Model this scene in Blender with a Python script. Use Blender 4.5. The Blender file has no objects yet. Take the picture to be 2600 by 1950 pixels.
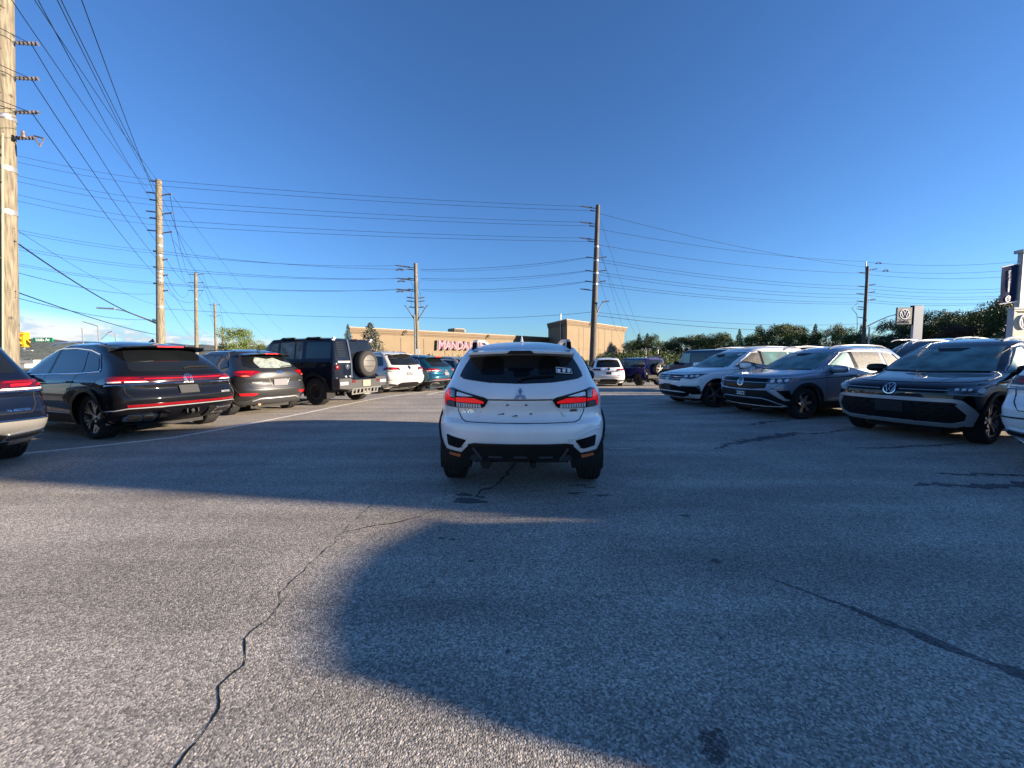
import bpy, bmesh, math, random
import numpy as np
from mathutils import Vector, Matrix
random.seed(7); rng=np.random.default_rng(5)
R=math.radians; PI=math.pi
scn=bpy.context.scene
COL=scn.collection
# ------------------------------------------------------------------ camera
FPX,PITCH,ROLL,CH=991.0,R(3.72),R(-0.26),1.35
cd=bpy.data.cameras.new('camera'); cam=bpy.data.objects.new('camera',cd); COL.objects.link(cam)
cd.sensor_width=36; cd.lens=36*FPX/2600; cd.clip_start=.05; cd.clip_end=9000
cam.matrix_world=Matrix.Translation((0,0,CH))@Matrix.Rotation(R(90)-PITCH,4,'X')@Matrix.Rotation(ROLL,4,'Z')
scn.camera=cam
# ------------------------------------------------------------------ sun and sky
SAZ,SEL=R(349.5),R(10.5)
SDIR=Vector((math.cos(SAZ)*math.cos(SEL),math.sin(SAZ)*math.cos(SEL),math.sin(SEL)))
sl=bpy.data.lights.new('sun','SUN'); sl.energy=5.0; sl.angle=R(.53); sl.color=(1.0,.82,.62)
so=bpy.data.objects.new('sun',sl); COL.objects.link(so); so.rotation_euler=SDIR.to_track_quat('Z','Y').to_euler()
world=bpy.data.worlds.new('World'); scn.world=world; world.use_nodes=True
wn=world.node_tree.nodes; wl=world.node_tree.links; bg=wn['Background']
sky=wn.new('ShaderNodeTexSky'); sky.sky_type='NISHITA'; sky.sun_disc=False
sky.sun_elevation=SEL; sky.sun_rotation=R(90)-SAZ; sky.altitude=200; sky.air_density=1.0; sky.dust_density=.2; sky.ozone_density=2.2
bg.inputs['Strength'].default_value=.05
scn.view_settings.view_transform='Standard'; scn.view_settings.look='None'
scn.view_settings.exposure=1.9; scn.view_settings.gamma=1.0; scn.view_settings.use_curve_mapping=False
def sky_clouds():
    g=wn.new('ShaderNodeNewGeometry'); 
    tc=wn.new('ShaderNodeTexCoord')
    sep=wn.new('ShaderNodeSeparateXYZ'); wl.new(tc.outputs['Generated'],sep.inputs[0])
    mp=wn.new('ShaderNodeMapping'); mp.inputs['Scale'].default_value=(1,1,3.0); wl.new(tc.outputs['Generated'],mp.inputs[0])
    n=wn.new('ShaderNodeTexNoise'); n.inputs['Scale'].default_value=13; n.inputs['Detail'].default_value=9; n.inputs['Roughness'].default_value=.6
    wl.new(mp.outputs[0],n.inputs['Vector'])
    def mr(sock,a,b,c=0,d=1,smooth=True):
        m=wn.new('ShaderNodeMapRange'); m.interpolation_type='SMOOTHSTEP' if smooth else 'LINEAR'
        m.inputs[1].default_value=a; m.inputs[2].default_value=b; m.inputs[3].default_value=c; m.inputs[4].default_value=d
        wl.new(sock,m.inputs[0]); return m.outputs[0]
    def mul(a,b,op='MULTIPLY'):
        m=wn.new('ShaderNodeMath'); m.operation=op; m.use_clamp=(op=='MULTIPLY')
        wl.new(a,m.inputs[0]); 
        if isinstance(b,float): m.inputs[1].default_value=b
        else: wl.new(b,m.inputs[1])
        return m.outputs[0]
    # cloud bank: low elevation, denser to the left of the view (-x)
    top=mr(sep.outputs[0],-.80,-.45,.080,.030,False)
    rel=mul(top,sep.outputs[2],'SUBTRACT')
    band=mr(rel,-.012,.022)
    dens=mul(mr(n.outputs[0],.37,.48),band)
    sh=mr(sep.outputs[2],.02,.075)
    col=wn.new('ShaderNodeMix'); col.data_type='RGBA'; sh=mr(n.outputs[0],.40,.54); wl.new(sh,col.inputs[0])
    col.inputs[6].default_value=(2.3,2.9,4.0,1); col.inputs[7].default_value=(5.6,5.3,5.2,1)
    mx=wn.new('ShaderNodeMix'); mx.data_type='RGBA'
    wl.new(mul(dens,.85),mx.inputs[0]); 
    # deepen the blue a little overall (clear cold morning air)
    hs=wn.new('ShaderNodeVectorMath'); hs.operation='MULTIPLY'; hs.inputs[1].default_value=(.55,.86,1.32)
    wl.new(sky.outputs[0],hs.inputs[0])
    wl.new(hs.outputs[0],mx.inputs[6]); wl.new(col.outputs[2],mx.inputs[7]); wl.new(mx.outputs[2],bg.inputs['Color'])
sky_clouds()
# ------------------------------------------------------------------ projection helpers (photo measurement -> place in the world)
cr,sr=math.cos(ROLL),math.sin(ROLL); cp,sp=math.cos(PITCH),math.sin(PITCH)
def ray(u,v):
    a,b=u-1300,v-975
    x=(a*cr+b*sr)/FPX; y=(-a*sr+b*cr)/FPX     # undo roll
    return Vector((x, cp-y*sp, -sp-y*cp))
def P(u,v,Y):
    d=ray(u,v); t=Y/d.y; return Vector((d.x*t,Y,CH+d.z*t))
def zg(x,y):
    t=y-14.5
    z=0 if t<-2 else (-.04*((t+2)**2/8) if t<2 else -.04*t)
    z=max(z,-1.15)
    return z
def G(u,v):
    d=ray(u,v); t=CH/-d.z
    for _ in range(30):
        p=Vector((d.x*t,d.y*t,CH+d.z*t)); t+=(p.z-zg(p.x,p.y))/-d.z*.7
    return Vector((d.x*t,d.y*t,zg(d.x*t,d.y*t)))
# ------------------------------------------------------------------ materials
def mat(name,col,rough=.5,metal=0,coat=0,spec=.5,emit=None,es=1,trans=0,ior=1.45,nscale=0,namp=0,ncol=None,bump=0,bscale=50,bdist=.01,nrough=0):
    m=bpy.data.materials.new(name); m.use_nodes=True; nt=m.node_tree; b=nt.nodes['Principled BSDF']
    b.inputs['Base Color'].default_value=(*col,1); b.inputs['Roughness'].default_value=rough; b.inputs['Metallic'].default_value=metal
    b.inputs['Coat Weight'].default_value=coat; b.inputs['Coat Roughness'].default_value=.03; b.inputs['Specular IOR Level'].default_value=spec
    b.inputs['Transmission Weight'].default_value=trans; b.inputs['IOR'].default_value=ior
    if emit: b.inputs['Emission Color'].default_value=(*emit,1); b.inputs['Emission Strength'].default_value=es
    tc=None
    if nscale:
        tc=nt.nodes.new('ShaderNodeTexCoord'); n=nt.nodes.new('ShaderNodeTexNoise'); n.inputs['Scale'].default_value=nscale; n.inputs['Detail'].default_value=6
        nt.links.new(tc.outputs['Object'],n.inputs['Vector'])
        mr=nt.nodes.new('ShaderNodeMapRange'); mr.inputs[1].default_value=.3; mr.inputs[2].default_value=.7; nt.links.new(n.outputs[0],mr.inputs[0])
        mx=nt.nodes.new('ShaderNodeMix'); mx.data_type='RGBA'; nt.links.new(mr.outputs[0],mx.inputs[0])
        c2=ncol or tuple(c*(1-namp) for c in col)
        mx.inputs[6].default_value=(*col,1); mx.inputs[7].default_value=(*c2,1); nt.links.new(mx.outputs[2],b.inputs['Base Color'])
        if nrough:
            m2=nt.nodes.new('ShaderNodeMapRange'); m2.inputs[1].default_value=.3; m2.inputs[2].default_value=.7; m2.inputs[3].default_value=rough; m2.inputs[4].default_value=rough+nrough
            nt.links.new(n.outputs[0],m2.inputs[0]); nt.links.new(m2.outputs[0],b.inputs['Roughness'])
    if bump:
        tc=tc or nt.nodes.new('ShaderNodeTexCoord'); n2=nt.nodes.new('ShaderNodeTexNoise'); n2.inputs['Scale'].default_value=bscale; n2.inputs['Detail'].default_value=4
        nt.links.new(tc.outputs['Object'],n2.inputs['Vector'])
        bp=nt.nodes.new('ShaderNodeBump'); bp.inputs['Strength'].default_value=bump; bp.inputs['Distance'].default_value=bdist
        nt.links.new(n2.outputs[0],bp.inputs['Height']); nt.links.new(bp.outputs[0],b.inputs['Normal'])
    return m
def paint(name,col,metal=0,rough=.35,dew=.12,coat=1.0):
    """car paint with a thin uneven film of dew and dust"""
    m=mat(name,col,rough,metal,coat,spec=(.5 if max(col)>.3 else .03),nscale=3,namp=.10)
    nt=m.node_tree; b=nt.nodes['Principled BSDF']; tc=nt.nodes.new('ShaderNodeTexCoord')
    mp=nt.nodes.new('ShaderNodeMapping'); mp.inputs['Scale'].default_value=(7,7,2.5); nt.links.new(tc.outputs['Object'],mp.inputs[0])
    n=nt.nodes.new('ShaderNodeTexNoise'); n.inputs['Scale'].default_value=4; n.inputs['Detail'].default_value=8; nt.links.new(mp.outputs[0],n.inputs['Vector'])
    mr=nt.nodes.new('ShaderNodeMapRange'); mr.inputs[1].default_value=.35; mr.inputs[2].default_value=.75; mr.inputs[3].default_value=.02; mr.inputs[4].default_value=.02+dew
    nt.links.new(n.outputs[0],mr.inputs[0]); nt.links.new(mr.outputs[0],b.inputs['Coat Roughness'])
    return m
M={}
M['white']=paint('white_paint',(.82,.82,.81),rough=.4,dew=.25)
M['white_sunlit']=paint('sunlit_white_paint',(.52,.50,.46),rough=.4)  # white car paint with the cream of sunlight mixed into its colour
M['black']=paint('black_paint',(.004,.0045,.006),rough=.4,dew=.03)
M['navy']=paint('navy_paint',(.003,.005,.013),rough=.4,dew=.03)
M['grey']=paint('grey_metallic_paint',(.055,.056,.058),metal=.75,rough=.42,dew=.06)
M['silver']=paint('silver_grey_paint',(.22,.26,.33),metal=.45,rough=.42,dew=.20)
M['silver_light']=paint('light_silver_paint',(.28,.28,.28),metal=.6,rough=.4)
M['teal']=paint('teal_paint',(.012,.075,.13),metal=.5,rough=.33)
M['purple']=paint('purple_paint',(.022,.013,.085),rough=.4,dew=.05)
M['blue_grey']=paint('blue_grey_paint',(.018,.035,.085),rough=.45,dew=.05)
M['deep_blue']=paint('deep_blue_paint',(.003,.0065,.016),rough=.5,dew=.05,coat=.55)
M['plastic']=mat('black_plastic',(.009,.0095,.010),.6,spec=.3,bump=.15,bscale=300,bdist=.002)
M['gloss']=mat('gloss_black_trim',(.004,.004,.005),.30,spec=.25)
M['seam']=mat('panel_gap',(.006,.006,.006),.8)
M['rubber']=mat('tyre_rubber',(.020,.020,.021),.85,nscale=15,namp=.4)
M['rim_dark']=mat('dark_rim',(.05,.05,.055),.35,metal=.8)
M['rim_bright']=mat('machined_rim',(.45,.46,.48),.28,metal=.9)
M['disc']=mat('brake_disc',(.12,.11,.10),.5,metal=.8)
M['chrome']=mat('chrome',(.75,.76,.78),.10,metal=1)
M['satin']=mat('satin_silver',(.42,.43,.45),.40,metal=.5)
M['bumper_silver']=mat('silver_bumper',(.20,.195,.185),.4,metal=.2)
M['glass']=mat('tinted_glass',(.008,.010,.012),.03,spec=.7,nscale=2,namp=.3,nrough=.05)
M['glass_side']=mat('side_glass',(.012,.018,.02),.05,spec=.7,nscale=2,namp=.3,nrough=.12)
M['glass_dew']=mat('dewy_windscreen',(.15,.28,.27),.16,spec=.5,nscale=3.5,ncol=(.03,.065,.07),nrough=.25)
M['glass_fog']=mat('fogged_glass',(.30,.46,.41),.38,nscale=22,ncol=(.20,.33,.30),bump=.6,bscale=90,bdist=.004)
M['glass_fog_warm']=mat('fogged_dark_glass',(.10,.095,.075),.4,nscale=24,ncol=(.025,.027,.025),bump=.6,bscale=110,bdist=.004)
M['glass_dust']=mat('dusty_glass',(.20,.22,.21),.22,nscale=4,ncol=(.015,.018,.018),nrough=.2)
M['red']=mat('red_lens',(.17,.003,.006),.2,coat=.5,spec=.7,nscale=30,namp=.35)
M['red_bright']=mat('bright_red_lens',(.50,.006,.012),.2,coat=.4)
M['red_glow']=mat('glowing_red_lens',(.85,.008,.012),.2,coat=.4,emit=(1,.01,.012),es=.09)  # small emission added to keep these red lenses vivid
M['red_dark']=mat('dark_red_lens',(.035,.0015,.003),.12,coat=.6)
M['white_lens']=mat('white_lens',(.80,.82,.84),.15,coat=1,nscale=60,namp=.35)
M['lamp_clear']=mat('clear_lamp_glass',(.10,.13,.16),.06,metal=.3,coat=1,nscale=25,ncol=(.02,.025,.03))
M['amber']=mat('amber_lens',(.65,.13,.03),.2,coat=1)
M['plate']=mat('plate_white',(.15,.15,.16),.6,spec=.1)
M['plate_dark']=mat('plate_black',(.02,.021,.023),.45)
M['plate_cream']=mat('plate_cream',(.22,.205,.16),.6,spec=.1)
M['paper']=mat('sticker_white',(.8,.8,.8),.5)
M['seat']=mat('seat_cloth',(.001,.001,.001),.25,spec=.3)
M['wire']=mat('cable_black',(.012,.018,.032),.7,spec=.2)
M['wood']=None
M['steel']=mat('galvanised_steel',(.30,.31,.33),.45,metal=.5,nscale=8,namp=.25)
M['insul']=mat('insulator',(.09,.085,.10),.35)
M['line']=mat('worn_line_paint',(.90,.88,.82),.75,nscale=9,ncol=(.55,.54,.50))
M['hole']=mat('recess_black',(.004,.004,.005),.7)
# ------------------------------------------------------------------ mesh builder
class B:
    def __init__(s): s.v=[]; s.f=[]
    def add(s,vs,fs,Mx=None):
        o=len(s.v)
        for v in vs:
            v=Vector(v)
            s.v.append(tuple(Mx@v) if Mx else tuple(v))
        s.f+=[tuple(i+o for i in f) for f in fs]
    def box(s,c,d,Mx=None,tap=1.0):
        x,y,z=[q/2 for q in d]; cx,cy,cz=c
        vs=[(cx+a*x*(tap if e>0 else 1),cy+b*y*(tap if e>0 else 1),cz+e*z) for e in(-1,1) for a,b in((-1,-1),(1,-1),(1,1),(-1,1))]
        s.add(vs,[(3,2,1,0),(4,5,6,7),(0,1,5,4),(1,2,6,5),(2,3,7,6),(3,0,4,7)],Mx)
    def tube(s,pts,r,n=6,Mx=None,cap=True):
        pts=[Vector(p) for p in pts]; N=len(pts); rs=r if hasattr(r,'__len__') else [r]*N
        vs=[];fs=[];up=None
        for i,p in enumerate(pts):
            t=(pts[min(i+1,N-1)]-pts[max(i-1,0)])
            t=t.normalized() if t.length>1e-9 else Vector((0,0,1))
            if up is None: up=Vector((0,0,1)) if abs(t.z)<.9 else Vector((1,0,0))
            a=t.cross(up); a=a.normalized() if a.length>1e-6 else t.orthogonal().normalized(); b=t.cross(a).normalized(); up=-b if False else up
            for k in range(n):
                th=2*PI*k/n; vs.append(p+(a*math.cos(th)+b*math.sin(th))*rs[i])
        for i in range(N-1):
            for k in range(n): fs.append((i*n+k,i*n+(k+1)%n,(i+1)*n+(k+1)%n,(i+1)*n+k))
        if cap: fs+= [tuple(range(n))[::-1],tuple((N-1)*n+k for k in range(n))]
        s.add(vs,fs,Mx)
    def lathe(s,prof,n=32,axis='y',Mx=None,a0=0,a1=2*PI):
        """prof: list of (radius, along) ; revolve about axis"""
        full=abs(a1-a0-2*PI)<1e-6; m=n if full else n+1; vs=[];fs=[]
        for i in range(m):
            th=a0+(a1-a0)*i/n; c,q=math.cos(th),math.sin(th)
            for r,h in prof:
                vs.append((r*c,h,r*q) if axis=='y' else ((r*c,r*q,h) if axis=='z' else (h,r*c,r*q)))
        k=len(prof)
        for i in range(n):
            j=(i+1)%m
            for t in range(k-1): fs.append((i*k+t,j*k+t,j*k+t+1,i*k+t+1))
        s.add(vs,fs,Mx)
    def prism(s,poly,h0,h1,plane='xy',Mx=None):
        """poly in 2D extruded along the third axis"""
        n=len(poly)
        def q(p,h): return (p[0],p[1],h) if plane=='xy' else ((p[0],h,p[1]) if plane=='xz' else (h,p[0],p[1]))
        vs=[q(p,h0) for p in poly]+[q(p,h1) for p in poly]
        s.add(vs,[tuple(range(n))[::-1],tuple(range(n,2*n))]+[(i,(i+1)%n,(i+1)%n+n,i+n) for i in range(n)],Mx)
    def mesh(s,name,m,smooth=None):
        me=bpy.data.meshes.new(name); me.from_pydata(s.v,[],s.f); 
        if m: me.materials.append(m)
        bm=bmesh.new(); bm.from_mesh(me); bmesh.ops.recalc_face_normals(bm,faces=bm.faces); bm.to_mesh(me); bm.free()
        if smooth: 
            me.polygons.foreach_set('use_smooth',[True]*len(me.polygons)); me.set_sharp_from_angle(angle=R(smooth))
        me.update(); return me
    def build(s,name,m,parent=None,smooth=None):
        return link(name,s.mesh(name,m,smooth),parent)
def link(name,me,parent=None):
    o=bpy.data.objects.new(name,me); COL.objects.link(o)
    if parent is not None: o.parent=parent
    return o
def tag(o,label=None,cat=None,group=None,kind=None):
    if label: o['label']=label
    if cat: o['category']=cat
    if group: o['group']=group
    if kind: o['kind']=kind
    return o
def thing(name,label,cat,loc=(0,0,0),rz=0,group=None):
    o=bpy.data.objects.new(name,None); COL.objects.link(o); o.empty_display_size=.2
    o.location=loc; o.rotation_euler=(0,0,rz); return tag(o,label,cat,group)
def copy_tree(o,parent=None):
    c=o.copy(); COL.objects.link(c)
    if parent is not None: c.parent=parent
    for ch in list(o.children): copy_tree(ch,c)
    return c
# 2D shapes -> surface
_tc={}
def text2d(t,size,bold=0):
    key=(t,size,bold)
    if key in _tc: return _tc[key]
    cu=bpy.data.curves.new('t','FONT'); cu.body=t; cu.size=size; cu.align_x='CENTER'; cu.align_y='CENTER'; cu.offset=bold; cu.resolution_u=3
    o=bpy.data.objects.new('t',cu); COL.objects.link(o)
    me=bpy.data.meshes.new_from_object(o.evaluated_get(bpy.context.evaluated_depsgraph_get()))
    vs=[(v.co.x,v.co.y) for v in me.vertices]; fs=[tuple(p.vertices) for p in me.polygons]
    bpy.data.objects.remove(o); bpy.data.curves.remove(cu); bpy.data.meshes.remove(me)
    _tc[key]=(vs,fs); return vs,fs
def stroke(pts,w,closed=False,seg=0):
    if seg:
        q=[];n=len(pts)
        for i in range(n if closed else n-1):
            a,c=pts[i],pts[(i+1)%n]; m=max(1,int(math.hypot(c[0]-a[0],c[1]-a[1])/seg)); q+=[(a[0]+(c[0]-a[0])*j/m,a[1]+(c[1]-a[1])*j/m) for j in range(m)]
        pts=q if closed else q+[pts[-1]]
    vs=[];fs=[];n=len(pts)
    for i,p in enumerate(pts):
        a=pts[(i-1)%n] if (closed or i>0) else p; b=pts[(i+1)%n] if (closed or i<n-1) else p
        tx,ty=b[0]-a[0],b[1]-a[1]; L=math.hypot(tx,ty) or 1
        vs+=[(p[0]-ty/L*w/2,p[1]+tx/L*w/2),(p[0]+ty/L*w/2,p[1]-tx/L*w/2)]
    for i in range(n if closed else n-1):
        j=(i+1)%n; fs.append((2*i,2*i+1,2*j+1,2*j))
    return vs,fs
def join2(parts):
    V=[];F=[]
    for vs,fs in parts:
        o=len(V); V+=vs; F+=[tuple(i+o for i in f) for f in fs]
    return V,F
def vw2d(r,flip=False):
    w=.13*r; s=[]
    s.append(stroke([(r*.93*math.cos(a),r*.93*math.sin(a)) for a in np.linspace(0,2*PI,28,endpoint=False)],w,True))
    def c(x,y): return (x*r,y*r)
    s.append(stroke([c(-.36,.82),c(-.0,.08),c(.36,.82)],w*1.15))
    s.append(stroke([c(-.74,.50),c(-.31,-.62),c(0,-.0),c(.31,-.62),c(.74,.50)],w*1.15))
    return join2(s)
def surf2d(vs,fs,fn,thick=.004,off=.0):
    """map a flat 2D mesh to a surface: fn(u,v)->(point,normal); gives it thickness"""
    b=B(); n=len(vs); T=[];Bt=[]
    for u,v in vs:
        p,nn=fn(u,v); T.append(p+nn*(off+thick)); Bt.append(p-nn*.004)
    ed={}
    for f in fs:
        for i in range(len(f)):
            e=(f[i],f[(i+1)%len(f)]); ed[e]=1
    F=[tuple(f) for f in fs]
    F+=[(e[0],e[0]+n,e[1]+n,e[1]) for e in ed if (e[1],e[0]) not in ed]
    b.add(T+Bt,F); return b
# ------------------------------------------------------------------ car body surface
def pchip(tab):
    X=np.array([t[0] for t in tab],float); Y=np.array([t[1] for t in tab],float)
    h=np.diff(X); d=np.diff(Y)/h; n=len(X); m=np.zeros(n); m[0]=d[0]; m[-1]=d[-1]
    for i in range(1,n-1):
        if d[i-1]*d[i]>0: w1=2*h[i]+h[i-1]; w2=h[i]+2*h[i-1]; m[i]=(w1+w2)/(w1/d[i-1]+w2/d[i])
    def f(x):
        x=min(max(x,X[0]),X[-1]); i=min(int(np.searchsorted(X,x,'right'))-1,n-2); i=max(i,0)
        t=(x-X[i])/h[i]; t2=t*t;t3=t2*t
        return (2*t3-3*t2+1)*Y[i]+(t3-2*t2+t)*h[i]*m[i]+(-2*t3+3*t2)*Y[i+1]+(t3-t2)*h[i]*m[i+1]
    return f
class Skin:
    def __init__(s,S):
        s.S=S; s.r=pchip(S['rear']); s.f=pchip(S['front']); s.w=pchip(S['width'])
        g=lambda k,d: pchip(S[k]) if isinstance(S.get(k,d),list) else (lambda z,c=S.get(k,d):c)
        s.rr=g('rr',.45); s.rf=g('rf',.55); s.a=g('a',2.6); s.b=g('b',2.6); s.af=g('af',2.5); s.bf=g('bf',2.5)
        s.kf=S.get('kf',.05); s.kr=S.get('kr',.02); s.c={}
    def half(s,z,n1=22,n2=26,n3=22):
        key=(round(z,3),n1,n2,n3)
        if key in s.c: return s.c[key]
        xr,xf,W=s.r(z),s.f(z),s.w(z); rr,rf=s.rr(z),s.rf(z); a,b=s.a(z),s.b(z); af,bf=s.af(z),s.bf(z)
        th=np.linspace(0,PI/2,n1)
        x1=xr+rr*(1-np.cos(th)**(2/a)); y1=W*np.sin(th)**(2/b)
        x2=np.linspace(xr+rr,xf-rf,n2)[1:-1]; y2=np.full(len(x2),W)
        th=np.linspace(PI/2,0,n3)
        x3=xf-rf*(1-np.cos(th)**(2/af)); y3=W*np.sin(th)**(2/bf)
        x=np.concatenate([x1,x2,x3]); y=np.concatenate([y1,y2,y3])
        WB=s.S['WB']
        tf=np.clip((x-(WB-.3))/1.2,0,1.4); tr=np.clip((.5-x)/1.6,0,1)
        y=y*(1-s.kf*tf*tf-s.kr*tr*tr)
        sl=np.concatenate([[0],np.cumsum(np.hypot(np.diff(x),np.diff(y)))])
        s.c[key]=(x,y,sl); return s.c[key]
    def _pt(s,kind,u,z):
        x,y,sl=s.half(z,60,30,60)
        if kind=='rear':
            q=abs(u); return Vector((float(np.interp(q,sl,x)),math.copysign(float(np.interp(q,sl,y)),u) if u else 0.,z))
        if kind=='front':
            q=sl[-1]-abs(u); return Vector((float(np.interp(q,sl,x)),math.copysign(float(np.interp(q,sl,y)),u) if u else 0.,z))
        sg=1 if kind=='left' else -1
        return Vector((u,sg*float(np.interp(u,x,y)),z))
    def at(s,kind,u,z):
        p=s._pt(kind,u,z); e=.012
        a=s._pt(kind,u+e,z)-s._pt(kind,u-e,z); b=s._pt(kind,u,z+e)-s._pt(kind,u,z-e)
        n=a.cross(b)
        if n.length<1e-9: n=Vector((0,0,1))
        n.normalize()
        c=Vector((s.S['WB']/2,0,.7)); 
        if kind in('rear','front'):
            if n.dot(p-c)<0: n=-n
        else:
            if n.y*(1 if kind=='left' else -1)<0: n=-n
        return p,n
    def body(s):
        S=s.S; zb,zt=S['zb'],S['zt']; lv=sorted(set([round(q,3) for q in np.linspace(zb,zt,26)]+[round(t[0],3) for k in('rear','front','width') for t in S[k] if zb<t[0]<zt]))
        out=[lv[0]]
        for q in lv[1:]:
            if q-out[-1]>.011: out.append(q)
        lv=out; rings=[]
        def ring(z,sc=1,zz=None):
            x,y,_=s.half(z,15,22,15); cx=(x[0]+x[-1])/2
            P1=[(cx+(a-cx)*sc,b*sc,zz if zz is not None else z) for a,b in zip(x,y)]
            P2=[(a,-b,c) for a,b,c in P1[1:-1]][::-1]
            return P1+P2
        for z in lv: rings.append(ring(z))
        for sc in (.985,.95,.88,.76,.6,.4,.2): rings.append(ring(zt,sc,zt+S['crown']*(1-sc**2.2)*(1.0)))
        n=len(rings[0]); b=B(); vs=[p for r_ in rings for p in r_]; fs=[]
        for k in range(len(rings)-1):
            for i in range(n): fs.append((k*n+i,k*n+(i+1)%n,(k+1)*n+(i+1)%n,(k+1)*n+i))
        fs.append(tuple(range(n))[::-1]); 
        o=(len(rings)-1)*n; h=(n)//2   # cap the roof with strips
        for i in range(h-0):
            a=o+i; c=o+i+1; d=o+(n-i-1)%n; e=o+(n-i)%n
            if i==0: fs.append((a,c,d))
            elif c==d: fs.append((e,a,c))
            elif i<h: fs.append((e,a,c,d))
        b.add(vs,fs); return b
def arr(a,b,st): 
    n=max(1,int(math.ceil((b-a)/st))); return [a+(b-a)*i/n for i in range(1,n)]
def poly_mesh(poly,step):
    bm=bmesh.new(); f=bm.faces.new([bm.verts.new((p[0],p[1],0)) for p in poly])
    us=[p[0] for p in poly]; vs=[p[1] for p in poly]
    for u in arr(min(us),max(us),step): bmesh.ops.bisect_plane(bm,geom=bm.verts[:]+bm.edges[:]+bm.faces[:],plane_co=(u,0,0),plane_no=(1,0,0))
    for v in arr(min(vs),max(vs),step): bmesh.ops.bisect_plane(bm,geom=bm.verts[:]+bm.edges[:]+bm.faces[:],plane_co=(0,v,0),plane_no=(0,1,0))
    bm.verts.ensure_lookup_table(); bm.verts.index_update()
    V=[(v.co.x,v.co.y) for v in bm.verts]; F=[tuple(v.index for v in f.verts) for f in bm.faces]
    bm.free(); return V,F
def rounded(poly,r,n=3):
    out=[];N=len(poly)
    for i in range(N):
        p=Vector(poly[i]); a=Vector(poly[i-1])-p; b=Vector(poly[(i+1)%N])-p
        q=min(r,a.length*.45,b.length*.45); A=p+a.normalized()*q; C=p+b.normalized()*q
        for k in range(n+1):
            t=k/n; out.append(tuple(A*(1-t)**2+p*2*t*(1-t)+C*t*t))
    return out
class Car:
    def __init__(s,name,label,cat,S,loc,head,body_mat,group=None,step=.07,no_arch=False):
        s.S=S; s.k=Skin(S); s.step=step; s.paint=body_mat
        s.root=thing(name,label,cat,loc,R(head),group)
        b=s.k.body(); o=b.build('body',body_mat,None,None)
        WB=S['WB']; rw=S['OD']/2; c=B()
        for x in (0,WB):
            for sg in (1,-1):
                w=S['hw']; c.lathe([(0,sg*(w-.36)),(rw+.055,sg*(w-.36)),(rw+.055,sg*(w+.3)),(0,sg*(w+.3))],40,'y',Matrix.Translation((x,0,rw)))
        # drop axis duplicates
        me=c.mesh('cut',None); bm=bmesh.new(); bm.from_mesh(me); bmesh.ops.remove_doubles(bm,verts=bm.verts,dist=1e-5); bmesh.ops.recalc_face_normals(bm,faces=bm.faces); bm.to_mesh(me); bm.free()
        co=link('cut',me); md=o.modifiers.new('b','BOOLEAN'); md.operation='DIFFERENCE'; md.object=co; md.solver='EXACT'
        dg=bpy.context.evaluated_depsgraph_get(); nm=bpy.data.meshes.new_from_object(o.evaluated_get(dg)); o.modifiers.clear(); old=o.data; o.data=nm; nm.name='body'
        bpy.data.objects.remove(co); 
        nm.polygons.foreach_set('use_smooth',[True]*len(nm.polygons)); nm.set_sharp_from_angle(angle=R(38))
        o.parent=s.root; s.body=o
        # liners and underbody
        for x in (0,WB):
            for sg in (1,-1):
                b=B(); w=S['hw']; b.lathe([(0.02,sg*(w-.35)),(rw+.05,sg*(w-.35)),(rw+.05,sg*(w-.03))],32,'y',Matrix.Translation((x,0,rw)),a0=R(-20),a1=R(200)); b.build('wheel_arch_liner',M['hole'],s.root)
        b=B(); b.box((WB/2,0,S['zb']-.02),(WB+.9,S['hw']*1.1,.14)); b.box((WB/2,0,S['zb']+.02),(WB-2*rw-.25,S['hw']*1.75,.10)); b.tube([(0,-S['hw']+.2,rw),(0,S['hw']-.2,rw)],.05); b.tube([(-.55,.35,.30),(.8,.30,.26)],.06)
        b.build('underbody',M['hole'],s.root)
    def fn(s,kind): return lambda u,v: s.k.at(kind,u,v)
    def patch(s,name,poly,kind,m,off=.004,thick=.0,step=None,parent=None,smooth=35,label=None):
        V,F=poly_mesh(poly,step or s.step)
        b=surf2d(V,F,s.fn(kind),thick=.001,off=off)
        # deeper skirt
        n=len(V)
        for i in range(n):
            u,v=V[i]; 
        o=b.build(name,m,parent or s.root,smooth)
        if label: o['label']=label
        return o
    def both(s,name,poly,kind,m,**k):
        a=s.patch(name,poly,kind,m,**k)
        if kind in('rear','front'): b=s.patch(name,[(-u,v) for u,v in poly][::-1],kind,m,**k)
        else: b=s.patch(name,poly,'right' if kind=='left' else 'left',m,**k)
        return a,b
    def strip(s,name,path,kind,m,r=.005,off=.0,parent=None,n=5,closed=False,both=False):
        def one(kd,pth):
            pts=[]
            for i in range(len(pth)-(0 if closed else 1)):
                a=pth[i]; c=pth[(i+1)%len(pth)]; L=math.hypot(c[0]-a[0],c[1]-a[1]); m_=max(1,int(L/.05))
                for j in range(m_): t=j/m_; pts.append((a[0]+(c[0]-a[0])*t,a[1]+(c[1]-a[1])*t))
            pts.append(pth[0] if closed else pth[-1])
            q=[]
            for u,v in pts: p,nn=s.k.at(kd,u,v); q.append(p+nn*off)
            b=B(); b.tube(q,r,n); return b.build(name,m,parent or s.root,50)
        o=one(kind,path)
        if both: 
            if kind in('rear','front'): one(kind,[(-u,v) for u,v in path])
            else: one('right',path)
        return o
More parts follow.
